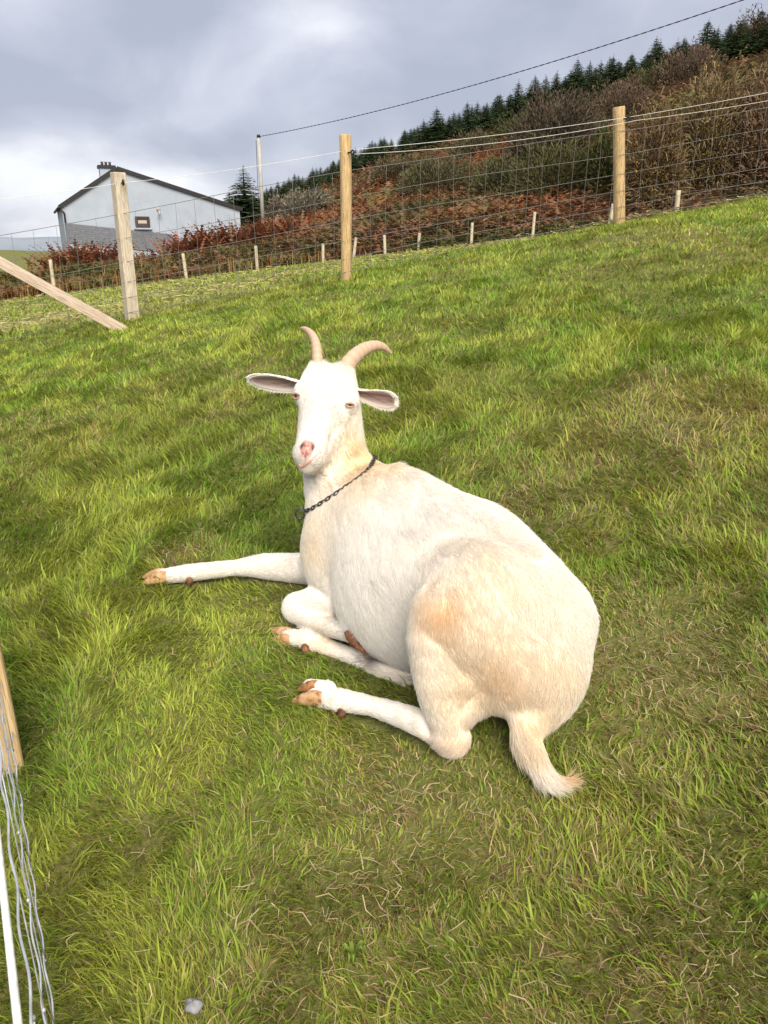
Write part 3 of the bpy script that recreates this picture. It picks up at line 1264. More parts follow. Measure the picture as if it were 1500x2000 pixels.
# ------------------------------------------------------------------ fences
def wood(name, a, b, c, sc=7.0):
    k = NT(name)
    g = k.noise(sc, 6, .65, 'Object', (14, 14, 1.3), .6)
    s = k.noise(3.0, 3, .5, 'Object', (3, 3, 1.0))
    base = k.ramp(g, [(.28, a), (.5, b), (.74, c)])
    crack = k.ramp(k.noise(9.0, 2, .5, 'Object', (22, 22, .55), .2), [(.60, (0, 0, 0)), (.64, (.85, .85, .85)), (.70, (0, 0, 0))])
    body = k.mix(k.ramp(s, [(.45, (0, 0, 0)), (.75, (.6, .6, .6))]), base, tuple(v * .62 for v in b))
    k.base(k.mix(crack, body, tuple(v * .22 for v in b)), .8, .2).bump(g, .5, .006)
    return k.m


M_PINE = wood("pressure_treated_pine", (.30, .19, .085), (.53, .37, .185), (.66, .50, .29))
M_PLANED = wood("sawn_weathered_timber", (.34, .27, .19), (.55, .47, .36), (.68, .60, .49))
M_STAKE = wood("pale_stake_wood", (.36, .30, .20), (.56, .48, .35), (.70, .62, .48), 3.0)
M_BRACE = wood("brace_timber", (.34, .25, .18), (.54, .43, .33), (.66, .56, .45))
k_ = NT("galvanised_wire")
k_.base(k_.ramp(k_.noise(40, 2), [(.3, (.30, .32, .34)), (.7, (.52, .54, .57))]), .42, .5)
k_.b.inputs['Metallic'].default_value = .35
M_WIRE = k_.m
k_ = NT("weathered_wire")
k_.base((.17, .165, .155), .6, .3)
M_WIRE2 = k_.m
k_ = NT("white_rope")
k_.base(k_.ramp(k_.noise(120, 2), [(.35, (.60, .58, .54)), (.65, (.80, .79, .76))]), .7, .2)
M_ROPE = k_.m
k_ = NT("black_plastic")
k_.base((.012, .012, .013), .4, .4)
M_BLACK = k_.m


def post(name, base, top, half, mat, label, group, square=False, rot=0.0, sink=.25, chamfer=.004):
    """timber post from the ground up; local Z runs along it"""
    base = np.asarray(base, float)
    top = np.asarray(top, float)
    d = nrm(top - base)
    root = empty(name, base)
    mb = MB()
    H = np.linalg.norm(top - base)
    x = nrm(np.cross(d, [0, 1.0, 0]))
    y = np.cross(d, x)
    cr, sr = math.cos(rot), math.sin(rot)
    x, y = x * cr + y * sr, -x * sr + y * cr
    if square:
        c = half - chamfer
        prof = [(half, -c), (half, c), (c, half), (-c, half), (-half, c), (-half, -c), (-c, -half), (c, -half)]
    else:
        n = 18
        prof = [(half * math.cos(2 * math.pi * k / n) * (1 + .03 * math.sin(3 * k)), half * math.sin(2 * math.pi * k / n) * (1 + .03 * math.cos(2 * k))) for k in range(n)]
    n = len(prof)
    hs = np.concatenate([[-sink], np.linspace(0, H - .006, 9), [H]])
    vs, q = [], []
    ph = RNG.random() * 6
    for i, h in enumerate(hs):
        f = (1.0 if h < H else .93) * (1 + (.0 if square else .022 * math.sin(h * 5 + ph)))
        bow = .004 * math.sin(h * 2.2 + ph)
        for (u, v) in prof:
            vs.append(x * (u * f + bow) + y * v * f + d * h)
    for i in range(len(hs) - 1):
        for k in range(n):
            k2 = (k + 1) % n
            q.append((i * n + k, i * n + k2, (i + 1) * n + k2, (i + 1) * n + k))
    c = len(vs)
    vs.append(d * (H + .001))
    t = [((len(hs) - 1) * n + k, (len(hs) - 1) * n + (k + 1) % n, c) for k in range(n)]
    add('shaft', mesh_np('shaft', np.array(vs), [np.array(q), np.array(t)], mat, not square), root)
    tag(root, label, 'post', group)
    return root, d, x, y


def insulator(root, p, d, side, s=1.0):
    """black ring insulator screwed into the post"""
    mb = MB()
    mb.tube([p, p + side * .022 * s, p + side * .034 * s], [.006 * s, .006 * s, .005 * s], 8)
    t = np.linspace(0, 2 * math.pi, 15)
    o = nrm(np.cross(side, d))
    c = p + side * .046 * s
    mb.tube(np.array([c + (math.cos(k) * side + math.sin(k) * d) * .015 * s for k in t]), .0062 * s, 8, False)
    base = np.array(root.location)
    o2 = mb.build('insulator', M_BLACK, None)
    o2.data.transform(Matrix.Translation(Vector(tuple(-base))))
    o2.parent = root


zl = on_ground(258, 620)
zm = on_ground(676, 545)
FP = []
grp = 'posts of the paddock fence'
bL, dL = zl[0], P(231, 337, zl[1] - 1.15 * SP)
rootL, d_, x_, y_ = post('fence_post', bL, dL, .047, M_PLANED, 'square sawn fence post standing in front of the white house', grp, True, math.radians(38))
insulator(rootL, bL + d_ * 1.02 + np.array([.035, -.05, 0]), d_, nrm([.5, -.85, 0]), 1.15)
bM, dM = zm[0], P(674, 263, zm[1] - 1.16 * SP)
rootM, d_, x_, y_ = post('fence_post', bM, dM, .044, M_PINE, 'round fence post in the middle, standing alone right of the utility pole', grp)
insulator(rootM, bM + d_ * .93 + np.array([.022, -.040, 0]), d_, nrm([.8, -.6, 0]), 1.0)
RZ = 7.15
bR = P(1211, 432, RZ)
bR[2] = gz(bR[0], bR[1])
dR = P(1208, 209, RZ - 1.1 * SP)
rootR, d_, x_, y_ = post('fence_post', bR, dR, .054, M_PINE, 'thick round fence post at the right, on the brow of the field', grp)
insulator(rootR, bR + d_ * .90 + np.array([.03, -.045, 0]), d_, nrm([.8, -.6, 0]), 1.0)
bA = np.array([-3.45, 5.75, gz(-3.45, 5.75)])
rootA, _, _, _ = post('fence_post', bA, bA + np.array([-.02, 0, 1.3]), .06, M_PINE, 'corner fence post beyond the left edge that carries the slanting brace', grp, False)
bE = bR + np.array([3.0, .15, 0])
bE[2] = gz(bE[0], bE[1])
rootE, _, _, _ = post('fence_post', bE, bE + np.array([0.01, 0, 1.15]), .05, M_PINE, 'round fence post beyond the right edge of the paddock', grp)

# slanting brace
f0 = on_ground(232, 640)[0]
f1 = bA + np.array([.06, 0, 1.07])
dv = nrm(f1 - f0)
f0 = f0 - dv * .06
root = empty('fence_brace', f0)
tag(root, 'slanting sawn timber brace running from the grass up to the left edge', 'brace')
side_ = nrm(np.cross(dv, [0, 0, 1.0]))
up_ = np.cross(side_, dv)
L_ = np.linalg.norm(f1 - f0)
mb = MB()
mb.box((0, 0, L_ / 2), (.024, .037, L_ / 2))
o = mb.build('board', M_BRACE, root, False)
o.matrix_basis = Matrix(np.vstack([np.column_stack([side_, up_, dv, (0, 0, 0)]), [0, 0, 0, 1]]).tolist())
bv = o.modifiers.new('bevel', 'BEVEL')
bv.width = .004
bv.segments = 2


def poly(pts, n_per=10, sag=0.0):
    out = []
    for a, b in zip(pts[:-1], pts[1:]):
        t = np.linspace(0, 1, n_per, endpoint=False)[:, None]
        seg_ = np.asarray(a) * (1 - t) + np.asarray(b) * t
        seg_[:, 2] -= sag * 4 * (t * (1 - t))[:, 0]
        out.append(seg_)
    out.append(np.asarray(pts[-1])[None])
    return np.vstack(out)


def netting(name, label, group, bases, heights, rad, spacing, mat, off, step=.03, crimp=.0, knots=True, stay_rad=None, sides=5):
    """woven stock netting along a line of post feet: each line wire and each stay a part"""
    bases = [np.asarray(b, float) + off for b in bases]
    origin = bases[0].copy()
    root = empty(name, origin)
    tag(root, label, 'wire netting', group)
    ln = [0.0]
    for a, b in zip(bases[:-1], bases[1:]):
        ln.append(ln[-1] + np.linalg.norm((b - a)[:2]))
    ln = np.array(ln)
    B = np.array(bases)

    def at(s, h):
        s = np.atleast_1d(s)
        p = np.stack([np.interp(s, ln, B[:, c]) for c in range(3)], 1)
        # the netting follows the ground between the posts, a little less bumpy
        g = ground(p[:, 0], p[:, 1])
        p[:, 2] = .5 * p[:, 2] + .5 * g + h
        return p
    ns = int(ln[-1] / step)
    s = np.linspace(0, ln[-1], ns)
    for i, h in enumerate(heights):
        ph = RNG.random() * 6
        p = at(s, h + .006 * np.sin(s * 2.1 + ph))
        if crimp:
            p[:, 2] += crimp * np.sin(s / spacing * 2 * math.pi + ph)
            sd = nrm(np.cross(nrm(B[-1] - B[0]), [0, 0, 1.0]))
            p += sd * (crimp * .9 * np.sin(s / spacing * 2 * math.pi * 1.5 + ph * 2))[:, None]
        mb = MB()
        mb.tube(p - origin, rad * (1.15 if i in (0, len(heights) - 1) else 1.0), sides)
        mb.build('line_wire', mat, root)
    k = spacing * .6
    while k < ln[-1]:
        hs = np.array(sorted(heights))
        kk = k + RNG.normal() * .01
        p = np.vstack([at(kk + .004 * math.sin(9 * h + k * 7), h) for h in np.linspace(hs[0], hs[-1], len(hs) * 2 - 1)])
        mb = MB()
        mb.tube(p - origin, stay_rad or rad * .8, 4)
        if knots:
            for h in hs:
                c = at(kk, h)[0] - origin
                mb.tube([c - [0, 0, rad * 2.6], c - [0, 0, rad * 1.2], c, c + [0, 0, rad * 1.2], c + [0, 0, rad * 2.6]], np.array([.7, 1.9, 2.1, 1.9, .7]) * rad, 6)
        mb.build('stay', mat, root)
        k += spacing


# netting and ropes of the fence across the back
FOFF = np.array([0, -.055, 0.0])
netting('wire_netting', 'galvanised stock netting strung between the posts along the back of the paddock', None,
        [bA, bL, bM, bR, bE], [.05, .16, .29, .44, .61, .80], .0019, .155, M_WIRE2, FOFF, .10, 0, False, .0014, 4)


def rope(name, label, pts, r, mat, n=24, sag=.02, sides=6):
    p = poly(pts, n, sag)
    mb = MB()
    mb.tube(p - p[0], r, sides)
    o = mb.build(name, mat, None)
    o.location = tuple(float(v) for v in p[0])
    tag(o, label, 'rope', 'electric ropes above the netting')
    return o


up = np.array([0, 0, 1.0])
rl, rm, rr_, ra_, re_ = bL + up * 1.02, bM + up * .93, bR + up * .90, bA + up * 1.1, bE + up * .95
ro = np.array([.04, -.06, 0])
rope('fence_rope', 'white electric rope, the upper of the pair above the netting', [ra_ + ro, rl + ro, rm + ro + up * .02, rr_ + ro + up * .02, re_ + ro + up * .03], .0017, M_ROPE)
rope('fence_rope', 'white electric rope, the lower of the pair right of the middle post', [rm + ro - up * .01, rr_ + ro - up * .018, re_ + ro - up * .02], .0017, M_ROPE, 24, .045)

# near fence along the camera's left
nd = nrm(np.array([-.487, .873]))
n0 = np.array([-.51, .83]) - nd * .80
nb = np.array([-.51, .83]) + nd * .63
nb = np.array([nb[0] - .045, nb[1] + .0])
NB = np.array([nb[0], nb[1], gz(*nb)])
rootN, _, _, _ = post('fence_post', NB, NB + np.array([-.03, .02, 1.12]), .055, M_PINE, 'post behind the close netting at the left edge', grp, True, math.radians(29))
pa = np.array([n0[0], n0[1], gz(*n0)])
pm = np.array([-.51, .83]) + nd * .60
pm = np.array([pm[0], pm[1], gz(*pm)])
pe = np.array([bA[0] + .09, bA[1] - .02, bA[2]])
netting('wire_netting', 'close galvanised netting slanting down the left edge of the picture', None,
        [pa, pm, pe], [.085, .335, .545], .0013, .155, M_WIRE, np.array([0, 0, 0.0]), .012, .0019, True, .0011, 7)
rope('fence_rope', 'thick white rope crossing the bottom left corner close to the camera', [pa + up * .71, pm + up * .73, pe + up * .80], .0030, M_ROPE, 40, .01, 8)

# far boundary fence with short stakes
STAKES = [(98, 507, 24.5, 'short stake left of the brace, before the yellow grass'), (360, 495, 27, 'short stake in front of the red bracken by the house'),
          (500, 480, 28.5, 'short stake below the utility pole'), (630, 476, 30, 'thin short stake just left of the middle post'),
          (690, 464, 30, 'leaning short stake close behind the middle post'), (752, 459, 30, 'short stake, second to the right of the middle post'),
          (817, 455, 30.5, 'short stake halfway between the middle post and the tallest stake'), (922, 435, 30, 'tall stake midway between the two round posts'),
          (1043, 414, 29.5, 'stake nearest left of the short leaning one by the right post'), (1193, 398, 28, 'leaning stub against the left side of the thick right post'),
          (1327, 372, 26, 'stub stake right of the thick right post'), (1600, 330, 26, 'stub stake beyond the right edge')]
SB = []
for i, (sx, sy, Y, lab) in enumerate(STAKES):
    d = P(sx, sy, 1.0) - np.array([0, 0, CAM_H])
    t = Y / d[1]
    top = np.array([0, 0, CAM_H]) + d * t
    b = np.array([top[0], top[1], gz(top[0], top[1])])
    top[2] = max(top[2], b[2] + .55)
    lean = (RNG.normal() * .03) + (.10 if i in (4, 9) else 0)
    top[0] += lean
    post('stake', b, top, .055 if i < 9 else .075, M_STAKE, lab, 'stakes of the far boundary fence', False, 0, .3)
    SB.append(b)
netting('wire_netting', 'far boundary netting strung along the short stakes below the bracken', None, SB, [.12, .38, .64, .9], .0032, 1.0, M_WIRE2, np.array([0, -.07, 0]), .5, 0, False, .002, 4)
# ------------------------------------------------------------------ background
def PY(px, py, Y):
    d = P(px, py, 1.0) - np.array([0, 0, CAM_H])
    return np.array([0, 0, CAM_H]) + d * (Y / d[1])


# ---- house
HZ = 46.0
hd = np.array([math.sin(math.radians(-24.3)), math.cos(math.radians(-24.3)), 0])      # the way the ridge runs
he = np.array([hd[1], -hd[0], 0])
ho = PY(120, 402, HZ)


def on_gable(px, py, back=0.0):
    d = P(px, py, 1.0) - np.array([0, 0, CAM_H])
    c = np.array([0, 0, CAM_H])
    t = ((ho + hd * back - c) @ hd) / (d @ hd)
    return c + d * t


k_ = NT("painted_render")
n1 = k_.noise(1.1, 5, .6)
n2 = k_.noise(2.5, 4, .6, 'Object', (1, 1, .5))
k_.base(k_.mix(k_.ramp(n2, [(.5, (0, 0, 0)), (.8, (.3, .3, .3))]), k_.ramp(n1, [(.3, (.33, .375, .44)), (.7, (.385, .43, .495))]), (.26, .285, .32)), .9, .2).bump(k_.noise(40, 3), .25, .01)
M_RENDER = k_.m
k_ = NT("slates")
k_.base(k_.ramp(k_.noise(6, 4, .6), [(.3, (.085, .09, .10)), (.7, (.16, .165, .175))]), .6, .3)
M_SLATE = k_.m
k_ = NT("dark_paint")
k_.base((.018, .017, .018), .5, .4)
M_DARK = k_.m
k_ = NT("brown_window_frame")
k_.base((.055, .028, .018), .5, .4)
M_BROWN = k_.m
k_ = NT("window_glass")
k_.base((.05, .055, .06), .08, .6)
M_GLASS = k_.m
k_ = NT("curtain")
k_.base((.45, .40, .34), .9, .1)
M_CURTAIN = k_.m
k_ = NT("clay_pot")
k_.base((.11, .085, .075), .8, .2)
M_CLAY = k_.m

gA, gB, gC = on_gable(120, 403), on_gable(228, 330), on_gable(468, 409)
zb = min(gz(gA[0], gA[1]), gz(gC[0], gC[1])) - 1.2
hb = (gA + gC) / 2
hb[2] = zb
house = empty('house', hb)
tag(house, 'white gabled cottage with black roof edges behind the bracken', 'house')
LEN = 7.0


def poly_prism(pts, dirv, length, name, mat, parent, base):
    n = len(pts)
    a = np.array(pts)
    b = a + dirv * length
    v = np.vstack([a, b]) - base
    me = bpy.data.meshes.new(name)
    me.from_pydata([tuple(p) for p in v], [], [tuple(range(n))[::-1], tuple(range(n, 2 * n))] + [(i, (i + 1) % n, n + (i + 1) % n, n + i) for i in range(n)])
    me.materials.append(mat)
    me.update()
    return add(name, me, parent)


fa, fc_ = gA.copy(), gC.copy()
fa[2] = zb
fc_[2] = zb
poly_prism([fa, fc_, gC, gB, gA], hd, LEN, 'wall', M_RENDER, house, hb)


def roof_slab(a, b, name):
    """slab over one slope: from eave a to ridge b, overhanging"""
    sl = nrm(b - a)
    nn = nrm(np.cross(sl, hd))
    nn = nn if nn[2] > 0 else -nn
    a2 = a - sl * .12
    return poly_prism([p - hd * .10 + nn * t for p, t in ((a2, .02), (b, .02), (b, .11), (a2, .11))], hd, LEN + .4, name, M_SLATE, house, hb)


r1 = roof_slab(gA, gB, 'roof_slope')
r2 = roof_slab(gC, gB, 'roof_slope')
for a, b, rf in ((gA, gB, r1), (gC, gB, r2)):
    sl = nrm(b - a)
    nn = nrm(np.cross(sl, hd))
    nn = nn if nn[2] > 0 else -nn
    poly_prism([p - hd * .15 + nn * t for p, t in ((a - sl * .14, -.06), (b + sl * .02, -.06), (b + sl * .02, .14), (a - sl * .14, .14))], hd, .05, 'verge_board', M_DARK, rf, hb)
mb = MB()
gp = gA - nrm(gB - gA) * .18 - hd * .2 - hb + np.array([0, 0, .02])
mb.tube([gp, gp + hd * (LEN + .3)], .075, 8)
mb.build('gutter', M_DARK, house)
mb = MB()
dp = gA - hb + he * .10 - hd * .07
mb.tube([gp + hd * .1, dp + np.array([0, 0, -.35]), dp + np.array([0, 0, -2.6])], .05, 8)
mb.build('downpipe', M_DARK, house)
# chimney on the ridge
cc_ = on_gable(209, 340, 2.5)
chw = .42
cz = on_gable(209, 329, 2.5)[2]
mb = MB()
mb.box((cc_ - hb) * [1, 1, 0] + [0, 0, (cz + gA[2]) / 2 - hb[2]], (chw, .35, (cz - gA[2]) / 2), np.array([he, hd, [0, 0, 1.0]]))
ch = mb.build('chimney', M_RENDER, house, False)
mb = MB()
mb.box((cc_ - hb) * [1, 1, 0] + [0, 0, cz + .07 - hb[2]], (chw + .08, .43, .08), np.array([he, hd, [0, 0, 1.0]]))
mb.build('chimney_cap', M_DARK, ch, False)
for s in (-.22, .0, .22):
    mb = MB()
    b0 = (cc_ - hb) * [1, 1, 0] + he * s + np.array([0, 0, cz + .14 - hb[2]])
    mb.tube([b0, b0 + [0, 0, .16], b0 + [0, 0, .20], b0 + [0, 0, .22]], [.085, .075, .09, .09], 10)
    mb.build('chimney_pot', M_CLAY, ch)
# window
w0, w1 = on_gable(263, 423), on_gable(293, 445)
ww, wh = abs((w1 - w0) @ he), abs(w0[2] - w1[2])
wc = (w0 + w1) / 2
win = None
mb = MB()
AX = np.array([he, hd, [0, 0, 1.0]])
wcl = wc - hb
mb.box(wcl - hd * .02, (ww / 2 - .1, .012, wh / 2 - .1), AX)
win = mb.build('window', M_GLASS, house, False)
mb = MB()
for dx, dz, hx, hz in ((0, wh / 2 - .05, ww / 2, .06), (0, -wh / 2 + .05, ww / 2, .06), (-ww / 2 + .05, 0, .06, wh / 2 - .11), (ww / 2 - .05, 0, .06, wh / 2 - .11)):
    mb.box(wcl - hd * .05 + he * dx + np.array([0, 0, dz]), (hx, .05, hz), AX)
mb.build('window_frame', M_BROWN, win, False)
mb = MB()
mb.box(wcl - hd * .035 + np.array([0, 0, .02]), (ww / 2 - .16, .004, wh / 2 - .22), AX)
mb.build('blind', M_CURTAIN, win, False)
mb = MB()
mb.box(wcl - hd * .10 - np.array([0, 0, wh / 2 + .05]), (ww / 2 + .1, .10, .04), AX)
mb.build('window_sill', M_RENDER, win, False)
# bracket lamp on the gable
lc = on_gable(309, 408) - hb
mb = MB()
mb.box(lc - hd * .03, (.10, .03, .10), AX)
mb.tube([lc - hd * .05, lc - hd * .25 - [0, 0, .02], lc - hd * .28 - [0, 0, .12]], .025, 6)
mb.tube([lc - hd * .28 - [0, 0, .10], lc - hd * .28 - [0, 0, .25], lc - hd * .28 - [0, 0, .38]], [.04, .08, .05], 8)
mb.build('wall_lamp', M_CURTAIN, house)
# lean-to against the gable
l0, l1 = on_gable(127, 437), on_gable(336, 459)
shed = empty('lean_to_shed', (l0 + l1) / 2 * [1, 1, 0] + [0, 0, zb])
tag(shed, 'low slate-roofed lean-to against the white gable', 'shed')
sb = np.array(shed.location)
outv = -hd * 2.6
a0, a1 = l0 - hd * .05, l1 - hd * .05
b0, b1 = l0 + outv - [0, 0, 1.1], l1 + outv - [0, 0, 1.1]
v = [a0, a1, b1, b0]
mbw = MB()
vv = np.array([a0 * [1, 1, 0] + [0, 0, zb], a1 * [1, 1, 0] + [0, 0, zb], b1 * [1, 1, 0] + [0, 0, zb], b0 * [1, 1, 0] + [0, 0, zb], a0, a1, b1, b0]) - sb
mbw.put(vv, [(0, 3, 2, 1), (0, 1, 5, 4), (1, 2, 6, 5), (2, 3, 7, 6), (3, 0, 4, 7)])
mbw.build('wall', M_RENDER, shed, False)
# slate courses, each a proud strip
sl_root = None
nc = 9
for i in range(nc):
    t0, t1 = i / nc, (i + 1.12) / nc
    p00, p01 = a0 + (b0 - a0) * t0, a1 + (b1 - a1) * t0
    p10, p11 = a0 + (b0 - a0) * t1, a1 + (b1 - a1) * t1
    lo_, hi_ = np.array([0, 0, .02]), np.array([0, 0, .065])
    vv = np.array([p00 + lo_, p01 + lo_, p11 + hi_ - [0, 0, .02], p10 + hi_ - [0, 0, .02], p00 + lo_ + [0, 0, .02], p01 + lo_ + [0, 0, .02], p11 + hi_, p10 + hi_]) - sb
    mbw = MB()
    mbw.put(vv, [(0, 3, 2, 1), (4, 5, 6, 7), (0, 1, 5, 4), (1, 2, 6, 5), (2, 3, 7, 6), (3, 0, 4, 7)])
    mbw.build('slate_course', M_SLATE, shed, False)

# ---- utility pole and overhead cable
pt = PY(505, 267, 54)
pb = np.array([pt[0], pt[1], gz(pt[0], pt[1]) - .4])
k_ = NT("bleached_pole")
k_.base(k_.ramp(k_.noise(5, 4, .6, 'Object', (6, 6, .6)), [(.3, (.30, .28, .25)), (.7, (.52, .50, .46))]), .85, .2)
pole = empty('utility_pole', pb)
tag(pole, 'tall pale utility pole beside the dark spruce', 'utility pole')
mb = MB()
mb.tube([(0, 0, 0), pt - pb], [.14, .105], 12)
mb.build('shaft', k_.m, pole)
mb = MB()
mb.tube([pt - pb - [0, 0, .05], pt - pb + [0, 0, .12]], [.13, .10], 10)
mb.build('cap', M_DARK, pole)
mb = MB()
mb.tube([pt - pb + [-.16, -.1, -.2], pt - pb + [-.20, -.1, -3.2], pt - pb + [-.15, -.1, -6.0]], .018, 5)
mb.build('down_lead', M_DARK, pole)
ce = P(1760, -108, 24)
cab = []
for t in np.linspace(0, 1, 300):
    p = pt * (1 - t) + ce * t
    p = p - np.array([0, 0, .55 * 4 * t * (1 - t)])
    cab.append(p)
cab = np.array(cab)
s_ = np.concatenate([[0], np.cumsum(np.linalg.norm(np.diff(cab, axis=0), axis=1))])
mb = MB()
for ph in (0, math.pi):
    q = cab + np.stack([0 * s_, .012 * np.cos(s_ * 9 + ph), .012 * np.sin(s_ * 9 + ph)], 1)
    mb.tube(q - cab[0], .012, 5)
o = mb.build('overhead_cable', M_DARK, None)
o.location = tuple(float(v) for v in cab[0])
tag(o, 'twisted dark overhead cable rising to the top right corner', 'cable')

# ---- far land and water on the left
k_ = NT("hazed_hills")
k_.base(k_.ramp(k_.noise(.004, 4), [(.3, (.20, .235, .28)), (.7, (.27, .30, .34))]), 1.0, 0)  # distance haze is mixed into the hills' blue-grey colour
hx = np.linspace(-3600, 400, 90)
hy = np.linspace(0, 900, 8)
HX_, HY_ = np.meshgrid(hx, hy, indexing='ij')
prof = 40 + 70 * vnoise(HX_ / 300, 0 * HX_ + 2, 1.6, 77, 3) * ss(400, -1400, HX_)
HZ_ = np.sin(np.clip(HY_ / 900, 0, 1) * math.pi) * prof - 40
idx = np.arange(HX_.size).reshape(HX_.shape)
q = np.stack([idx[:-1, :-1], idx[1:, :-1], idx[1:, 1:], idx[:-1, 1:]], -1).reshape(-1, 4)
structure(add('distant_hills', mesh_np('distant_hills', np.stack([HX_, HY_ + 3800, HZ_], -1).reshape(-1, 3), q, k_.m)))
k_ = NT("sea_water")
k_.base((.10, .13, .16), .25, .5).bump(k_.noise(.6, 4), .4, .2)
mb = MB()
mb.put([(-6000, 60, -24), (6000, 60, -24), (6000, 8000, -24), (-6000, 8000, -24)], [(0, 1, 2, 3)])
structure(mb.build('sea', k_.m))

# ---- vegetation
M_BRACKEN = attr_leaf("dead_bracken", .8, .1, .25)
M_TWIG = attr_leaf("twigs", .85, .1, 0.0)
M_NEEDLE = attr_leaf("needles", .6, .2, .15)
k_ = NT("bark")
k_.base(k_.ramp(k_.noise(9, 4), [(.3, (.035, .026, .02)), (.7, (.10, .08, .06))]), .9, .1)
M_BARK = k_.m


def fronds(n, x, y, scale, cols, name, label=None, droop=.8, pinn=6, wid=.20, up0=.55):
    """arching fern fronds with toothed edges, all in one mesh"""
    z = ground(x, y)
    az = RNG.random(n) * 2 * math.pi
    ln = scale
    el = up0 + RNG.random(n) * .7
    dirx, diry = np.cos(az), np.sin(az)
    K = pinn
    V, C, F = [], [], []
    t = np.linspace(0, 1, K + 1)
    ang = el[:, None] - droop * 1.6 * t[None]             # elevation along the frond
    stepx = np.cumsum(np.cos(ang), 1) / (K + 1) * ln[:, None]
    stepz = np.cumsum(np.sin(ang), 1) / (K + 1) * ln[:, None]
    sx, sy = -diry, dirx
    per = K * 2 * 3
    vs = np.zeros((n, K, 2, 3, 3), np.float32)
    for i in range(K):
        w = ln * wid * (1 - .75 * i / K) * (.6 + .8 * RNG.random(n))
        for j, sg in enumerate((-1, 1)):
            a = np.stack([x + dirx * stepx[:, i], y + diry * stepx[:, i], z + stepz[:, i]], 1)
            b = np.stack([x + dirx * stepx[:, i + 1], y + diry * stepx[:, i + 1], z + stepz[:, i + 1]], 1)
            m = .35 * a + .65 * b
            tip = m + np.stack([sx * sg * w, sy * sg * w, -.25 * w + .1 * w * RNG.normal(size=n)], 1)
            vs[:, i, j, 0] = a
            vs[:, i, j, 1] = tip
            vs[:, i, j, 2] = b
    V = vs.reshape(-1, 3)
    F = np.arange(len(V)).reshape(-1, 3)
    C = np.repeat(cols, per, axis=0) * (.8 + .4 * np.repeat(RNG.random((n * K * 2, 1)), 3, axis=0))
    return mesh_np(name, V, F, M_BRACKEN, False, C)


# bracken over the whole slope
def polar(n, r0, r1, a0, a1):
    r = np.sqrt(RNG.random(n) * (r1 * r1 - r0 * r0) + r0 * r0)
    a = a0 + RNG.random(n) * (a1 - a0)
    return r * np.sin(a), r * np.cos(a)


n_b = 38000
bx, by = polar(n_b, 31.5, 86, -.26, .72)
tone = vnoise(bx, by, 7, 91, 3)
tone2 = vnoise(bx, by, 2.2, 95, 2)
rust = np.array([.26, .112, .056])
brown = np.array([.20, .115, .068])
pale = np.array([.30, .19, .10])
olive = np.array([.075, .075, .028])
w1_ = ss(.40, .56, tone)[:, None]
w2_ = ss(.60, .75, tone2)[:, None] * .8
cb = rust * w1_ + brown * (1 - w1_)
cb = cb * (1 - w2_) + (pale * .6 + olive * .4) * w2_
ol = (ss(.56, .40, tone) * ss(.52, .6, tone2))[:, None] * .9
cb = cb * (1 - ol) + olive * ol
cb = cb * (.7 + .6 * RNG.random((n_b, 1)))
az_b = np.arctan2(bx, by)
hgt = (.55 + .6 * RNG.random(n_b)) * np.where(by < 36, 1.05, 1.0)
stuff(add('bracken', fronds(n_b, bx, by, hgt, cb, 'bracken')))
tag(bpy.data.objects['bracken'], 'rust-red dead bracken covering the hillside behind the far fence', 'bracken')

# taller rust clumps by the house, each a thing
for px, py, Y, w, h, lab in ((402, 468, 36.5, 3.0, 1.75, 'rust-red bracken clump in front of the right end of the house'),
                             (168, 492, 37, 2.6, 1.5, 'rust-red bracken clump in front of the lean-to'),
                             (520, 470, 37, 2.8, 1.6, 'brown bracken clump under the utility pole'),
                             (255, 492, 36, 1.8, .9, 'low brown bracken clump behind the square post')):
    c = PY(px, py, Y)
    n = 560
    x = c[0] + RNG.normal(size=n) * w * .34
    y = c[1] + RNG.normal(size=n) * .6
    col = np.where(RNG.random((n, 1)) < .7, np.array([[.26, .095, .05]]), np.array([[.22, .14, .08]])) * (.6 + .7 * RNG.random((n, 1)))
    me = fronds(n, x - 0, y, h * (.55 + .55 * RNG.random(n)), col, 'bracken_clump', None, .55, 8, .11, .85)
    base = np.array([c[0], c[1], gz(c[0], c[1])])
    me.transform(Matrix.Translation(Vector(tuple(-base))))
    root = empty('bracken_clump', base)
    tag(root, lab, 'bracken', 'tall bracken clumps by the house')
    stuff(add('fronds', me, root))
    mb = MB()
    for k in range(26):
        i = RNG.integers(n)
        b = np.array([x[i], y[i], gz(x[i], y[i])]) - base
        mb.tube([b, b + [RNG.normal() * .1, RNG.normal() * .1, h * .5], b + [RNG.normal() * .25, RNG.normal() * .2, h * (.75 + .3 * RNG.random())]], [.012, .009, .004], 4)
    stuff(mb.build('stems', M_BARK, root))


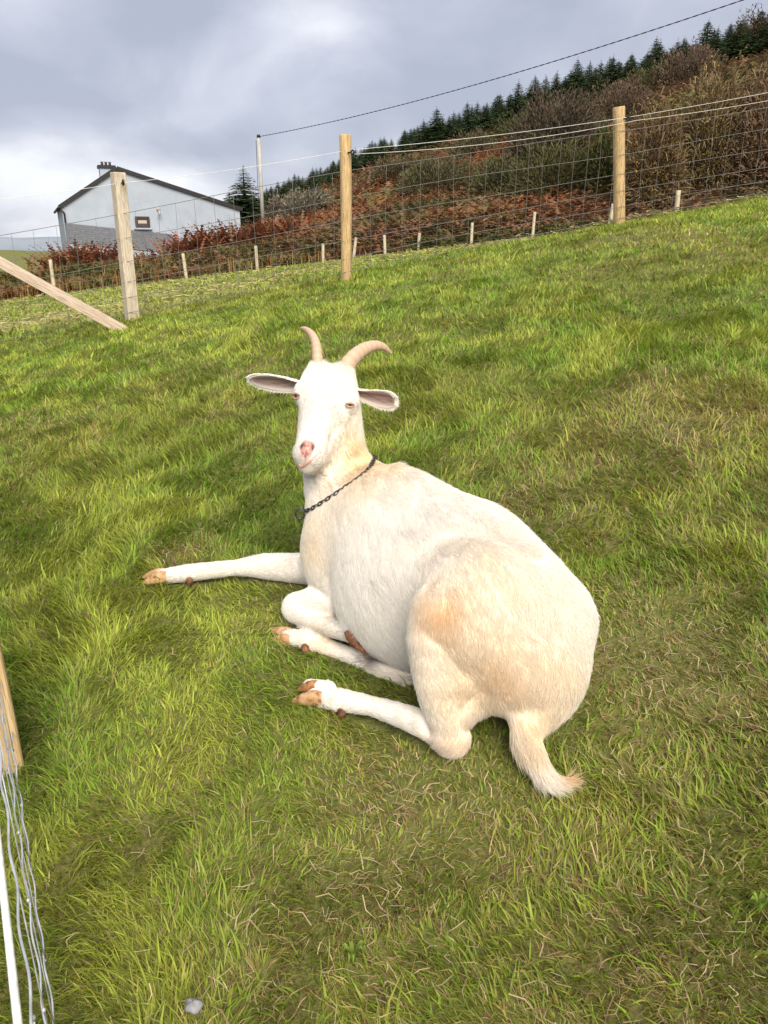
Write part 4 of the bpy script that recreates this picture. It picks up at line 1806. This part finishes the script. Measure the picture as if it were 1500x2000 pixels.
def long_grass(n, x, y, h, cols, name, mat, width=.02, lean=.45, zoff=0.0, zf=ground, bend=.6):
    """thin tapering stalks, two joints each"""
    z = zf(x, y) + zoff
    az = RNG.random(n) * 2 * math.pi
    le = lean * RNG.random(n)
    dx, dy = np.cos(az), np.sin(az)
    wx, wy = -dy * width / 2, dx * width / 2
    p0 = np.stack([x, y, z], 1)
    p1 = p0 + np.stack([dx * le * h * .4, dy * le * h * .4, h * .55], 1)
    p2 = p0 + np.stack([dx * le * h * (.9 + bend), dy * le * h * (.9 + bend), h * (1 - .25 * le)], 1)
    w = np.stack([wx, wy, 0 * wx], 1)
    if np.ndim(width):
        pass
    V = np.stack([p0 - w, p0 + w, p1 - w * .8, p1 + w * .8, p2], 1).reshape(-1, 3)
    b = (np.arange(n) * 5)[:, None]
    F = np.concatenate([b + [0, 1, 3], b + [0, 3, 2], b + [2, 3, 4]])
    C = np.repeat(cols, 5, axis=0)
    return mesh_np(name, V, F, mat, True, C)


n_l = 9000
lx, ly = polar(n_l, 29.8, 38, -.52, .25)
keep = RNG.random(n_l) < ss(.02, -.22, np.arctan2(lx, ly)) * .8 + .03
lx, ly = lx[keep], ly[keep]
n_l = len(lx)
lc_ = np.where((vnoise(lx, ly, 2.5, 55) > .52)[:, None], np.array([[.33, .23, .085]]), np.array([[.13, .13, .045]])) * (.6 + .7 * RNG.random((n_l, 1)))
lc_ = np.where(RNG.random((n_l, 1)) < .2, np.array([[.30, .12, .05]]), lc_)
o = stuff(add('bank_grass', long_grass(n_l, lx, ly, .25 + .4 * RNG.random(n_l), lc_, 'bank_grass', M_BRACKEN, .03)))
tag(o, 'long yellowing grass on the bank below the house', 'grass')


n_o = 7000
ox, oy = polar(n_o, 30.4, 37, -.52, .30)
oc = np.where((vnoise(ox, oy, 1.8, 57) > .5)[:, None], np.array([[.105, .105, .035]]), np.array([[.20, .10, .05]])) * (.55 + .8 * RNG.random((n_o, 1)))
o = stuff(add('bramble_cover', fronds(n_o, ox, oy, .35 + .45 * RNG.random(n_o), oc, 'bramble_cover', None, .7, 6, .24, .7)))
tag(o, 'olive and brown bramble cover along the foot of the slope behind the stakes', 'brambles')


def bush(name, px, py_base, width, height, col, col2, label, cat='bush', n=1500, twig=.5, spread=1.2, group='shrubs on the bracken slope', droop=.0, Y=None, leafcol=None, thick=.026):
    """dome of fine up-and-outward twigs on a few stems"""
    if Y is None:
        c, _ = on_ground(px, py_base, 20)
    else:
        c = PY(px, py_base, Y)
        c[2] = gz(c[0], c[1])
    r = np.hypot(c[0], c[1])
    k = r / FOCAL
    W, Hh = width * k, height * k * 1.06
    root = empty(name, c)
    tag(root, label, cat, group)
    n = int(n * 1.7)
    twig = twig * .48
    thick = thick * 1.3
    # tips spread over the dome's volume, denser towards its surface
    th = RNG.random(n) * 2 * math.pi
    ph = np.arccos(RNG.random(n) * .98)
    rad = .45 + .55 * np.sqrt(RNG.random(n))
    lump = 1 + .16 * np.sin(3 * th + px) * np.sin(2.3 * ph) + .08 * RNG.normal(size=n)
    ux, uy, uz = np.sin(ph) * np.cos(th), np.sin(ph) * np.sin(th), np.cos(ph)
    tip = np.stack([ux * W / 2 * rad * lump, uy * W / 2 * rad * lump, uz * Hh * rad * lump], 1)
    dirn = nrm(np.stack([ux * spread, uy * spread, uz + .35], 1) + .30 * RNG.normal(size=(n, 3)))
    ln = twig * (.5 + .8 * RNG.random(n)) * min(1.0, Hh / 1.8)
    slope_ = ground(c[0] + tip[:, 0], c[1] + tip[:, 1]) - c[2]
    tip[:, 2] += slope_ * np.clip(1.3 - tip[:, 2] / Hh, 0, 1)
    a = tip - dirn * ln[:, None]
    sd = nrm(np.cross(dirn, RNG.normal(size=(n, 3))))
    mid = (a + tip) / 2 + sd * (ln * .12)[:, None]
    tip = tip + np.stack([0 * ln, 0 * ln, -droop * ln], 1)
    w = thick * (.6 + .8 * RNG.random(n))[:, None] * sd
    w = np.cross(w, dirn) * .7 + w * .7
    V = np.stack([a - w * .6, a + w * .6, mid - w, mid + w, tip], 1).reshape(-1, 3)
    b = (np.arange(n) * 5)[:, None]
    F = np.concatenate([b + [0, 1, 3], b + [0, 3, 2], b + [2, 3, 4]])
    m = RNG.random((n, 1)) ** 1.5
    C = (np.array(col) * (1 - m) + np.array(col2) * m) * (.65 + .7 * RNG.random((n, 1)))
    stuff(add('twigs', mesh_np('twigs', V, F, M_TWIG, False, np.repeat(C, 5, axis=0)), root))
    if leafcol is not None:
        nl = n // 4
        j = RNG.integers(0, n, nl)
        p = (tip[j] + a[j]) / 2 + RNG.normal(size=(nl, 3)) * .06
        u = nrm(RNG.normal(size=(nl, 3))) * .045
        v_ = nrm(np.cross(u, RNG.normal(size=(nl, 3)))) * .03
        VL = np.stack([p - u, p + v_, p + u, p - v_], 1).reshape(-1, 3)
        FL = np.arange(nl * 4).reshape(-1, 4)
        CL = np.array(leafcol) * (.6 + .8 * RNG.random((nl, 1)))
        stuff(add('leaves', mesh_np('leaves', VL, FL, M_BRACKEN, False, np.repeat(CL, 4, axis=0)), root))
    mb = MB()
    for i in range(9):
        t = RNG.random() * 2 * math.pi
        s = .5 + .4 * RNG.random()
        e = np.array([math.cos(t) * W / 2 * s * .6, math.sin(t) * W / 2 * s * .6, Hh * (.35 + .25 * RNG.random())])
        mb.tube([[math.cos(t) * .1, math.sin(t) * .1, -.15], e * [.35, .35, .45] + RNG.normal(size=3) * .08, e], [.05, .035, .012], 5)
    stuff(mb.build('stems', M_BARK, root))
    return root


OLV, BRN, GRY, DRK = (.075, .075, .034), (.125, .092, .062), (.20, .175, .14), (.070, .060, .043)
bush('shrub', 1078, 306, 172, 98, DRK, BRN, 'largest dark rounded shrub on the slope, left of the thick right post', n=5200, twig=.7)
bush('shrub', 1198, 232, 128, 56, BRN, (.11, .07, .05), 'brown rounded shrub directly above the thick right post', n=2600)
bush('shrub', 1254, 186, 92, 40, OLV, (.10, .085, .035), 'small olive shrub on the skyline side of the brown ones', n=1800)
bush('shrub', 1338, 162, 122, 52, BRN, (.12, .075, .055), 'wide brown shrub under the plantation near the right', n=2600)
bush('shrub', 1488, 100, 110, 62, (.075, .05, .022), BRN, 'tall brown shrub at the upper right edge', n=2600)
bush('shrub', 850, 372, 160, 54, OLV, (.11, .10, .055), 'wide low olive shrub on the bracken right of the middle post', n=2600)
bush('shrub', 922, 306, 92, 42, OLV, BRN, 'small dark shrub on the bracken below the spruce edge', n=1500)
bush('shrub', 1085, 378, 190, 84, OLV, (.085, .08, .03), 'spreading olive shrub below the largest dark one', n=3600)
bush('shrub', 1178, 372, 80, 100, (.055, .065, .018), OLV, 'leafy green shrub behind the left side of the right post', n=1800, leafcol=(.10, .11, .02))
bush('shrub', 592, 424, 110, 46, GRY, OLV, 'grey lichen-covered shrub right of the utility pole', n=2000)
bush('shrub', 548, 432, 70, 44, GRY, BRN, 'small pale grey shrub touching the utility pole', n=1200)
bush('shrub', 975, 372, 120, 52, OLV, (.10, .10, .045), 'olive mound of scrub between the middle post and the largest shrub', n=2200)
bush('shrub', 770, 352, 100, 40, OLV, BRN, 'low olive mound close to the right of the middle post', n=1600)
bush('shrub', 1010, 268, 90, 38, (.075, .08, .035), OLV, 'small green-brown mound under the spruce edge, left of the largest shrub', n=1500)
TH = dict(cat='thicket', spread=1.0, droop=.35, group='bare thorn thickets at the right', thick=.016)
bush('thorn_thicket', 1268, 392, 130, 158, (.115, .075, .042), (.22, .16, .085), 'tangled bare thorn thicket just right of the thick post', n=4200, twig=1.1, leafcol=(.30, .22, .04), Y=33, **TH)
bush('thorn_thicket', 1372, 382, 160, 172, (.12, .085, .045), (.25, .19, .10), 'tall tangled thorn thicket with a few yellow leaves at the right', n=4800, twig=1.1, leafcol=(.32, .25, .05), Y=34, **TH)
bush('thorn_thicket', 1478, 372, 150, 160, (.13, .08, .05), (.27, .19, .12), 'pale tangled thicket at the right edge', n=4200, twig=1.1, leafcol=(.26, .16, .05), Y=33, **TH)
bush('thorn_thicket', 1640, 350, 160, 160, (.13, .08, .05), (.27, .19, .12), 'tangled thicket outside the right edge', n=2000, twig=1.1, Y=33, **TH)


def spruce(h, seed):
    """one spruce: trunk, and whorls of drooping branches carrying needle tufts"""
    rg = np.random.default_rng(seed)
    mb = MB()
    mb.tube([(0, 0, -.3), (0, 0, h * .5), (0, 0, h * .99)], [.045 * h ** .7, .028 * h ** .7, .006], 6)
    trunk = mb.mesh('trunk', M_BARK)
    V, C = [], []
    nw = int(15 + h * 2.4)
    for i in range(nw):
        f = (i + .3 * rg.random()) / nw
        zz = h * (.06 + .90 * f ** .9)
        R = h * .30 * (1 - f) ** .85 * (.8 + .35 * rg.random()) + .04
        nb_ = int(7 + 4 * (1 - f))
        for b in range(nb_):
            a = 2 * math.pi * (b + rg.random()) / nb_
            ln = R * (.65 + .5 * rg.random())
            d = np.array([math.cos(a), math.sin(a), .0])
            lift_ = .35 * f + .05
            m = max(3, int(ln / .16))
            for s in range(m):
                t = (s + .6) / m
                p = np.array([0, 0, zz]) + d * ln * t + np.array([0, 0, ln * (lift_ * t - .38 * t * t)])
                sz = ln * (.42 - .22 * t) + .05
                for e in range(3):
                    sd = nrm(np.cross(d, [0, 0, 1.0]) * (rg.random() * 2 - 1) * 1.4 + d * (.35 + .5 * rg.random()) + np.array([0, 0, -.25 + .5 * rg.random()]))
                    w = nrm(np.cross(sd, rg.normal(size=3))) * sz * .16
                    V += [p - w, p + w, p + sd * sz]
                    c = np.array([.036, .058, .028]) * (.6 + .9 * rg.random()) + np.array([.016, .018, .003]) * t
                    C += [c, c, c * 1.25]
    # leading shoot
    for e in range(5):
        a = rg.random() * 6.3
        p = np.array([0, 0, h * (.93 + .02 * e)])
        d = np.array([math.cos(a), math.sin(a), .8])
        w = np.array([-math.sin(a), math.cos(a), 0]) * .02 * h / 4
        V += [p - w, p + w, p + d * .07 * h / 2]
        C += [np.array([.03, .045, .02])] * 3
    crown = mesh_np('crown', np.array(V), np.arange(len(V)).reshape(-1, 3), M_NEEDLE, False, np.array(C))
    return trunk, crown


SPR = [(hh, spruce(hh, 100 + i)) for i, hh in enumerate((3.4, 4.0, 4.6, 5.2, 4.3))]
AZ_T = np.radians([-9.5, -4, 2, 8, 14, 20, 27, 36])
HT_T = [1.5, 1.9, 2.5, 3.0, 3.3, 3.3, 3.1, 3.1]
trees = []
for row, r0 in enumerate((74.8, 77.0, 80, 84, 73.6)):
    a = math.radians(-9.0) + .006 * row
    while a < math.radians(37):
        r = r0 + RNG.normal() * .6
        aa = a + RNG.normal() * .006
        hgt_ = float(np.interp(aa, AZ_T, HT_T)) * (.66 + .32 * RNG.random()) * (1.30 if RNG.random() < .10 else 1.0)
        trees.append((r * math.sin(aa), r * math.cos(aa), hgt_, row))
        a += ((.80 + .36 * RNG.random()) if row < 4 else (1.3 + .6 * RNG.random())) / r0
for i, (x, y, h, row) in enumerate(trees):
    k = RNG.integers(len(SPR))
    hh, (tm, cm) = SPR[k]
    o = empty('spruce_tree', (x, y, gz(x, y)), RNG.random() * 6.3)
    s = h / hh
    o.scale = (s * (1.5 + .5 * RNG.random()),) * 2 + (s,)
    tag(o, 'young dark green spruce in the plantation along the skyline', 'spruce', 'spruces of the plantation')
    add('trunk', tm, o)
    add('crown', cm, o)
# the lone spruce by the pole and a few lower ones
big_sp = spruce(5.6, 301)
for px, py, Y, h, lab in ((474, 322, 57, 5.6, 'lone dark spruce between the house and the utility pole'), (528, 366, 60, 3.6, 'lower dark spruce right behind the utility pole'),
                          (447, 372, 60, 3.0, 'small spruce half hidden by the lone dark one'), (615, 340, 66, 3.6, 'small spruce at the left end of the plantation, behind the wire')):
    t_ = PY(px, py, Y)
    g = gz(t_[0], t_[1])
    h = max(t_[2] - g, 2.0)
    o = empty('spruce_tree', (t_[0], t_[1], g), px)
    s = h / 5.6
    o.scale = (s * 1.75, s * 1.75, s)
    tag(o, lab, 'spruce', 'spruces left of the plantation')
    add('trunk', big_sp[0], o)
    add('crown', big_sp[1], o)
# ------------------------------------------------------------------ turf
M_GRASS = attr_leaf("grass_blade", .5, .25, .42)


DRY = []
for px, py, r, w in ((1310, 830, .50, .95), (1080, 950, .30, .8), (1200, 800, .40, .65), (775, 1600, .16, 1.0), (960, 1640, .14, .9), (700, 1760, .22, .8), (1360, 1330, .30, .8), (1260, 1300, .15, .6),
                     (1210, 1930, .20, .7), (360, 1085, .10, .8), (1180, 1700, .2, .5), (580, 1220, .12, .4), (1450, 1000, .3, .5), (830, 1700, .2, .6), (150, 850, .5, .35),
                     (1250, 465, .5, .8), (1400, 480, .6, .5), (320, 600, .35, .5), (560, 1850, .14, .6), (1330, 1650, .2, .5)):
    DRY.append((on_ground(px, py)[0], r, w))


def dryness(x, y):
    d = np.zeros_like(x)
    for c, r, w in DRY:
        d = np.maximum(d, w * np.exp(-((x - c[0]) ** 2 + (y - c[1]) ** 2) / (r * r)))
    n = vnoise(x, y, .16, 61, 3)
    n2 = vnoise(x, y, .9, 63, 3)
    return np.clip(d * (.45 + 1.1 * n) + .55 * ss(.58, .80, n) * ss(.42, .62, n2), 0, 1)


GREEN = np.array([.225, .345, .036])
DEEP = np.array([.13, .225, .024])
LIME = np.array([.37, .44, .062])
STRAW = np.array([.52, .42, .20])
OCHRE = np.array([.33, .22, .075])
DEAD = np.array([.22, .145, .08])


def blades(n, x, y, near):
    dry = dryness(x, y)
    tone = vnoise(x, y, .22, 71, 3)
    tone2 = vnoise(x, y, 1.1, 73, 2)
    lush = vnoise(x, y, .45, 75, 2)
    r = np.hypot(x, y)
    u = RNG.random(n)
    col = GREEN * (1 - ss(.35, .65, tone))[:, None] + LIME * ss(.35, .65, tone)[:, None]
    dk = (ss(.56, .40, lush) * .42)[:, None]
    col = col * (1 - dk) + DEEP * dk
    yel = (ss(.48, .66, tone2) * .28)[:, None]
    col = col * (1 - yel) + np.array([.27, .25, .045]) * yel
    isdry = u < .05 + .66 * dry
    dc = np.where((RNG.random(n) < .45)[:, None], STRAW, np.where((RNG.random(n) < .5)[:, None], OCHRE, DEAD))
    col = np.where(isdry[:, None], dc, col)
    half = (~isdry) & (RNG.random(n) < .14 + .45 * dry)
    col = np.where(half[:, None], .5 * col + .5 * OCHRE, col)
    col = col * (.50 + .95 * RNG.random((n, 1)))
    # tussocks: blades of one tuft comb the same way
    ca = vnoise(x, y, .14, 81, 2) * 9 + vnoise(x, y, .5, 83, 2) * 7
    az = ca + RNG.normal(size=n) * .75
    h = (.018 + .032 * RNG.random(n) ** 1.4) * (.62 + .66 * lush) * (1 - .12 * dry)
    h = h * np.where(RNG.random(n) < .035, 1.7, 1.0)
    tr_ = trodden(x, y)
    h = h * (1 - .30 * tr_)
    lean = .35 + .85 * RNG.random(n) + .3 * tr_ + .15 * dry + .25 * isdry
    return col, az, h, lean, dry, isdry


def blade_mesh(x, y, near, wscale, hscale=1.0, colmul=1.0):
    n = len(x)
    col, az, h, lean, dry, isdry = blades(n, x, y, near)
    col = col * colmul
    h = h * hscale
    z = surf(x, y) - .004
    wd = (.0008 + .0016 * RNG.random(n) ** 2) * wscale
    wd = np.where(isdry, wd * .62, wd)
    dx, dy = np.cos(az), np.sin(az)
    tw = az + math.pi / 2 + RNG.normal(size=n) * .5
    sx, sy = np.cos(tw), np.sin(tw)
    curl = RNG.normal(size=n) * .35
    segs = 3 if near else 2
    L = h * 1.25
    th0 = lean * .45
    th1 = lean * 1.25 + .25
    rings = []
    px_, py_, pz_ = x.copy(), y.copy(), z.copy()
    for s in range(segs + 1):
        t = s / segs
        w = wd * (1.0 if s == 0 else [0, 1.0, .75, .0][s] if near else [0, .8, 0][s])
        rings.append((px_.copy(), py_.copy(), pz_.copy(), w))
        if s < segs:
            th = th0 + (th1 - th0) * (s + .5) / segs
            a2 = az + curl * t
            st = L / segs
            px_ += np.cos(a2) * np.sin(th) * st
            py_ += np.sin(a2) * np.sin(th) * st
            pz_ += np.cos(th) * st
    vs = []
    for i, (a, b, c, w) in enumerate(rings):
        if i < segs:
            vs.append(np.stack([a - sx * w, b - sy * w, c], 1))
            vs.append(np.stack([a + sx * w, b + sy * w, c], 1))
        else:
            vs.append(np.stack([a, b, c], 1))
    nv = len(vs)
    V = np.stack(vs, 1)
    b = (np.arange(n) * nv)[:, None]
    F = []
    for i in range(segs - 1):
        F.append(b + [2 * i, 2 * i + 1, 2 * i + 3])
        F.append(b + [2 * i, 2 * i + 3, 2 * i + 2])
    F.append(b + [nv - 3, nv - 2, nv - 1])
    fac = np.concatenate([np.full(2, .72) if i == 0 else np.full(2, .9 + .1 * i) for i in range(segs)] + [np.array([1.1])])
    C = col[:, None, :] * np.ones((1, nv, 1))
    mid = V.mean(1)
    return V, F, C, nv


def clear_of_goat(x, y):
    """drop blades rooted where the goat lies"""
    ok = np.ones(len(x), bool)
    m = (x > -.78) & (x < .5) & (y > 1.0) & (y < 2.2)
    if m.any():
        zz = surf(x[m], y[m])
        p = np.stack([x[m], y[m], zz + .012], 1)
        d = goat_dist(p)
        p2 = p.copy()
        p2[:, 2] += .03
        d2 = goat_dist(p2)
        ok[np.where(m)[0]] = (d > -.003) & (d2 > -.006)
    return ok


def scatter(n, y0, y1, xw, dens):
    """points in a wedge in front of the camera, thinned by dens(r)"""
    y = y0 + RNG.random(n) * (y1 - y0)
    w = xw(y)
    x = (RNG.random(n) * 2 - 1) * w
    return x, y


def turf(name, n, y0, y1, xa, xb, near, wscale, hscale=1.0, power=0.0, keepf=None):
    u = RNG.random(n)
    if power:
        e = 1 - power
        y = (y0 ** e + u * (y1 ** e - y0 ** e)) ** (1 / e)
    else:
        y = y0 + u * (y1 - y0)
    x = (RNG.random(n) * 2 - 1) * (xa + xb * y)
    if keepf is not None:
        k = keepf(x, y)
        x, y = x[k], y[k]
    k = clear_of_goat(x, y)
    x, y = x[k], y[k]
    ws = wscale(np.hypot(x, y)) if callable(wscale) else wscale
    V, F, C, nv = blade_mesh(x, y, near, ws, hscale)
    me = mesh_np(name, V.reshape(-1, 3), np.concatenate(F), M_GRASS, True, C.reshape(-1, 3))
    return me, len(x)


me, n1 = turf('lawn_grass', 185000, .32, 1.75, .75, .62, False, lambda r: 1.0 + .12 * r)
o = stuff(add('lawn_grass', me))
tag(o, 'short rough pasture grass between the goat and the camera', 'grass')
me, n1 = turf('lawn_grass', 195000, 1.7, 3.5, .75, .62, False, lambda r: 1.0 + .15 * r)
o = stuff(add('paddock_grass', me))
tag(o, 'short pasture grass around and behind the goat', 'grass')


# the line where the long grass ends at the fence and the mown field begins
fx = np.array([bA[0] - 6, bA[0], bL[0], bM[0], bR[0], bE[0], bE[0] + 8])
fy = np.array([bA[1] - .5, bA[1], bL[1], bM[1], bR[1], bE[1], bE[1] + 1.5])


def inside(x, y):
    return y < np.interp(x, fx, fy) + .25 + (vnoise(x, y, .3, 21) - .5) * .4


me, n2 = turf('lawn_grass', 235000, 3.4, 10.5, .8, .62, False, lambda r: 1.0 + .30 * r, .95, 0.9, inside)
o = stuff(add('pasture_grass', me))
tag(o, 'bright green pasture grass rising to the paddock fence', 'grass')


def outside(x, y):
    return ~inside(x, y) & (y < 31)


def mown(n):
    y = 5.5 * (31.5 / 5.5) ** RNG.random(n)
    x = (RNG.random(n) * 2 - 1) * (1.2 + .75 * y)
    k = outside(x, y)
    return x[k], y[k]


mx, my = mown(120000)
V, F, C, nv = blade_mesh(mx, my, False, 1.5 + .55 * np.hypot(mx, my), 1.0 + .05 * np.minimum(my, 22))
# stubble is paler, and lies in swaths along the slope
sw = np.sin((my * 1.0 - .12 * mx) * 2 * math.pi / 2.6 + 2.5 * vnoise(mx, my, 4, 33)) * .5 + .5
sw = ss(.62, .95, sw) * ss(.35, .6, vnoise(mx, my, 1.5, 35))
pale_ = ss(.40, .62, vnoise(mx * .35, my, .8, 37))[:, None, None]
C = C * (1 - .45 * pale_) + np.array([.46, .45, .15]) * .45 * pale_
o = stuff(add('mown_grass', mesh_np('mown_grass', V.reshape(-1, 3), np.concatenate(F), M_GRASS, True, C.reshape(-1, 3))))
tag(o, 'pale mown grass of the level field beyond the paddock fence', 'grass')
# swaths of cut grass: dull strands lying in rows
hx_, hy_ = mown(150000)
s_ = np.sin((hy_ - .12 * hx_) * 2 * math.pi / 2.6 + 2.5 * vnoise(hx_, hy_, 4, 33)) * .5 + .5
k = (s_ > .90) & (vnoise(hx_, hy_, 1.5, 35) > .47)
hx_, hy_ = hx_[k], hy_[k]
n = len(hx_)
hz_ = surf(hx_, hy_) + .02 + .09 * RNG.random(n) * ss(.90, 1.0, s_[k])
a = RNG.random(n) * math.pi
L = (.05 + .005 * hy_) * (.6 + .8 * RNG.random(n))
w = .0010 + .00045 * hy_
d = np.stack([np.cos(a) * L, np.sin(a) * L, RNG.normal(size=n) * .02], 1)
p = np.stack([hx_, hy_, hz_], 1)
sd = np.stack([-np.sin(a) * w, np.cos(a) * w, w * .8], 1)
V = np.stack([p - d / 2 - sd, p - d / 2 + sd, p + d / 2], 1).reshape(-1, 3)
hc = np.where((RNG.random((n, 1)) < .6), np.array([[.34, .29, .14]]), np.array([[.50, .45, .20]])) * (.6 + .7 * RNG.random((n, 1)))
o = stuff(add('cut_grass', mesh_np('cut_grass', V, np.arange(len(V)).reshape(-1, 3), M_BRACKEN, False, np.repeat(hc, 3, axis=0))))
tag(o, 'dull swaths of cut grass lying in rows on the far field', 'hay')

# thatch: dead strands lying flat between the blades
n = 60000
y = .32 + RNG.random(n) * 3.4
x = (RNG.random(n) * 2 - 1) * (.75 + .62 * y)
k = (RNG.random(n) < .05 + .55 * dryness(x, y)) & clear_of_goat(x, y)
x, y = x[k], y[k]
n = len(x)
a = RNG.random(n) * 2 * math.pi
L = .012 + .035 * RNG.random(n)
z = surf(x, y) + .006 + .022 * RNG.random(n)
w = .0005 + .0007 * RNG.random(n)
bow = RNG.normal(size=n) * .009
d = np.stack([np.cos(a) * L, np.sin(a) * L, RNG.normal(size=n) * .010], 1)
p = np.stack([x, y, z], 1)
sd = np.stack([-np.sin(a), np.cos(a), 0 * a], 1)
m = p + sd * bow[:, None]
w = w[:, None]
V = np.stack([p - d / 2 - sd * w, p - d / 2 + sd * w, m - sd * w, m + sd * w, p + d / 2], 1).reshape(-1, 3)
b = (np.arange(n) * 5)[:, None]
F = np.concatenate([b + [0, 1, 3], b + [0, 3, 2], b + [2, 3, 4]])
tc_ = np.where((RNG.random((n, 1)) < .6), np.array([[.60, .48, .28]]), np.array([[.36, .23, .13]])) * (.6 + .6 * RNG.random((n, 1)))
o = stuff(add('dead_grass', mesh_np('dead_grass', V, F, M_GRASS, False, np.repeat(tc_, 5, axis=0))))
tag(o, 'dry straw-coloured strands matted in the turf', 'dry grass')

# a few broad-leaved weeds in the turf
def rosette(px, py, n, ln, col, label, flower=False):
    c = on_ground(px, py)[0]
    c[2] = float(surf(np.array([c[0]]), np.array([c[1]]))[0]) + .008
    root = empty('leafy_weed', c)
    tag(root, label, 'weed', 'broad-leaved weeds in the turf')
    for i in range(n):
        a = 2 * math.pi * i / n + RNG.normal() * .25
        L = ln * (.7 + .5 * RNG.random())
        d = np.array([math.cos(a), math.sin(a), 0])
        s = np.array([-d[1], d[0], 0])
        V = []
        for t in np.linspace(0, 1, 7):
            wv = L * .20 * math.sin(math.pi * min(t * .85 + .12, 1)) * (1 + .25 * math.sin(t * 20))
            pc = d * L * t + np.array([0, 0, .035 * math.sin(t * 2.4)])
            V += [pc - s * wv + [0, 0, .004], pc, pc + s * wv + [0, 0, .004]]
        q = []
        for k in range(6):
            for j in range(2):
                q.append((3 * k + j, 3 * k + j + 1, 3 * k + j + 4, 3 * k + j + 3))
        cc = np.tile(np.array(col) * (.75 + .5 * RNG.random()), (len(V), 1))
        add('leaf', mesh_np('leaf', np.array(V), np.array(q), M_GRASS, True, cc), root)


rosette(690, 1890, 7, .020, (.22, .30, .05), 'small broad-leaved rosette in the turf at the bottom centre')
rosette(1480, 1790, 6, .020, (.22, .32, .05), 'small leafy weed at the lower right edge')

# pale stone at the bottom edge
c = on_ground(380, 1985)[0]
mb = MB()
n = 14
th, ph = np.meshgrid(np.linspace(0, 2 * math.pi, 14, endpoint=False), np.linspace(.05, math.pi - .05, 8))
rr = 1 + .18 * np.sin(3 * th + 1) * np.sin(2 * ph) + .1 * np.cos(5 * th)
V = np.stack([np.cos(th) * np.sin(ph) * rr * .014, np.sin(th) * np.sin(ph) * rr * .011, np.cos(ph) * rr * .010], -1).reshape(-1, 3)
q = [(i * 14 + k, i * 14 + (k + 1) % 14, (i + 1) * 14 + (k + 1) % 14, (i + 1) * 14 + k) for i in range(7) for k in range(14)]
k_ = NT("grey_stone")
k_.base(k_.ramp(k_.noise(60, 4), [(.3, (.16, .16, .165)), (.7, (.30, .30, .31))]), .9, .2)
o = add('stone', mesh_np('stone', V, np.array(q), k_.m, True), None, c + [0, 0, .022])
tag(o, 'small pale grey stone in the grass at the bottom edge', 'stone')
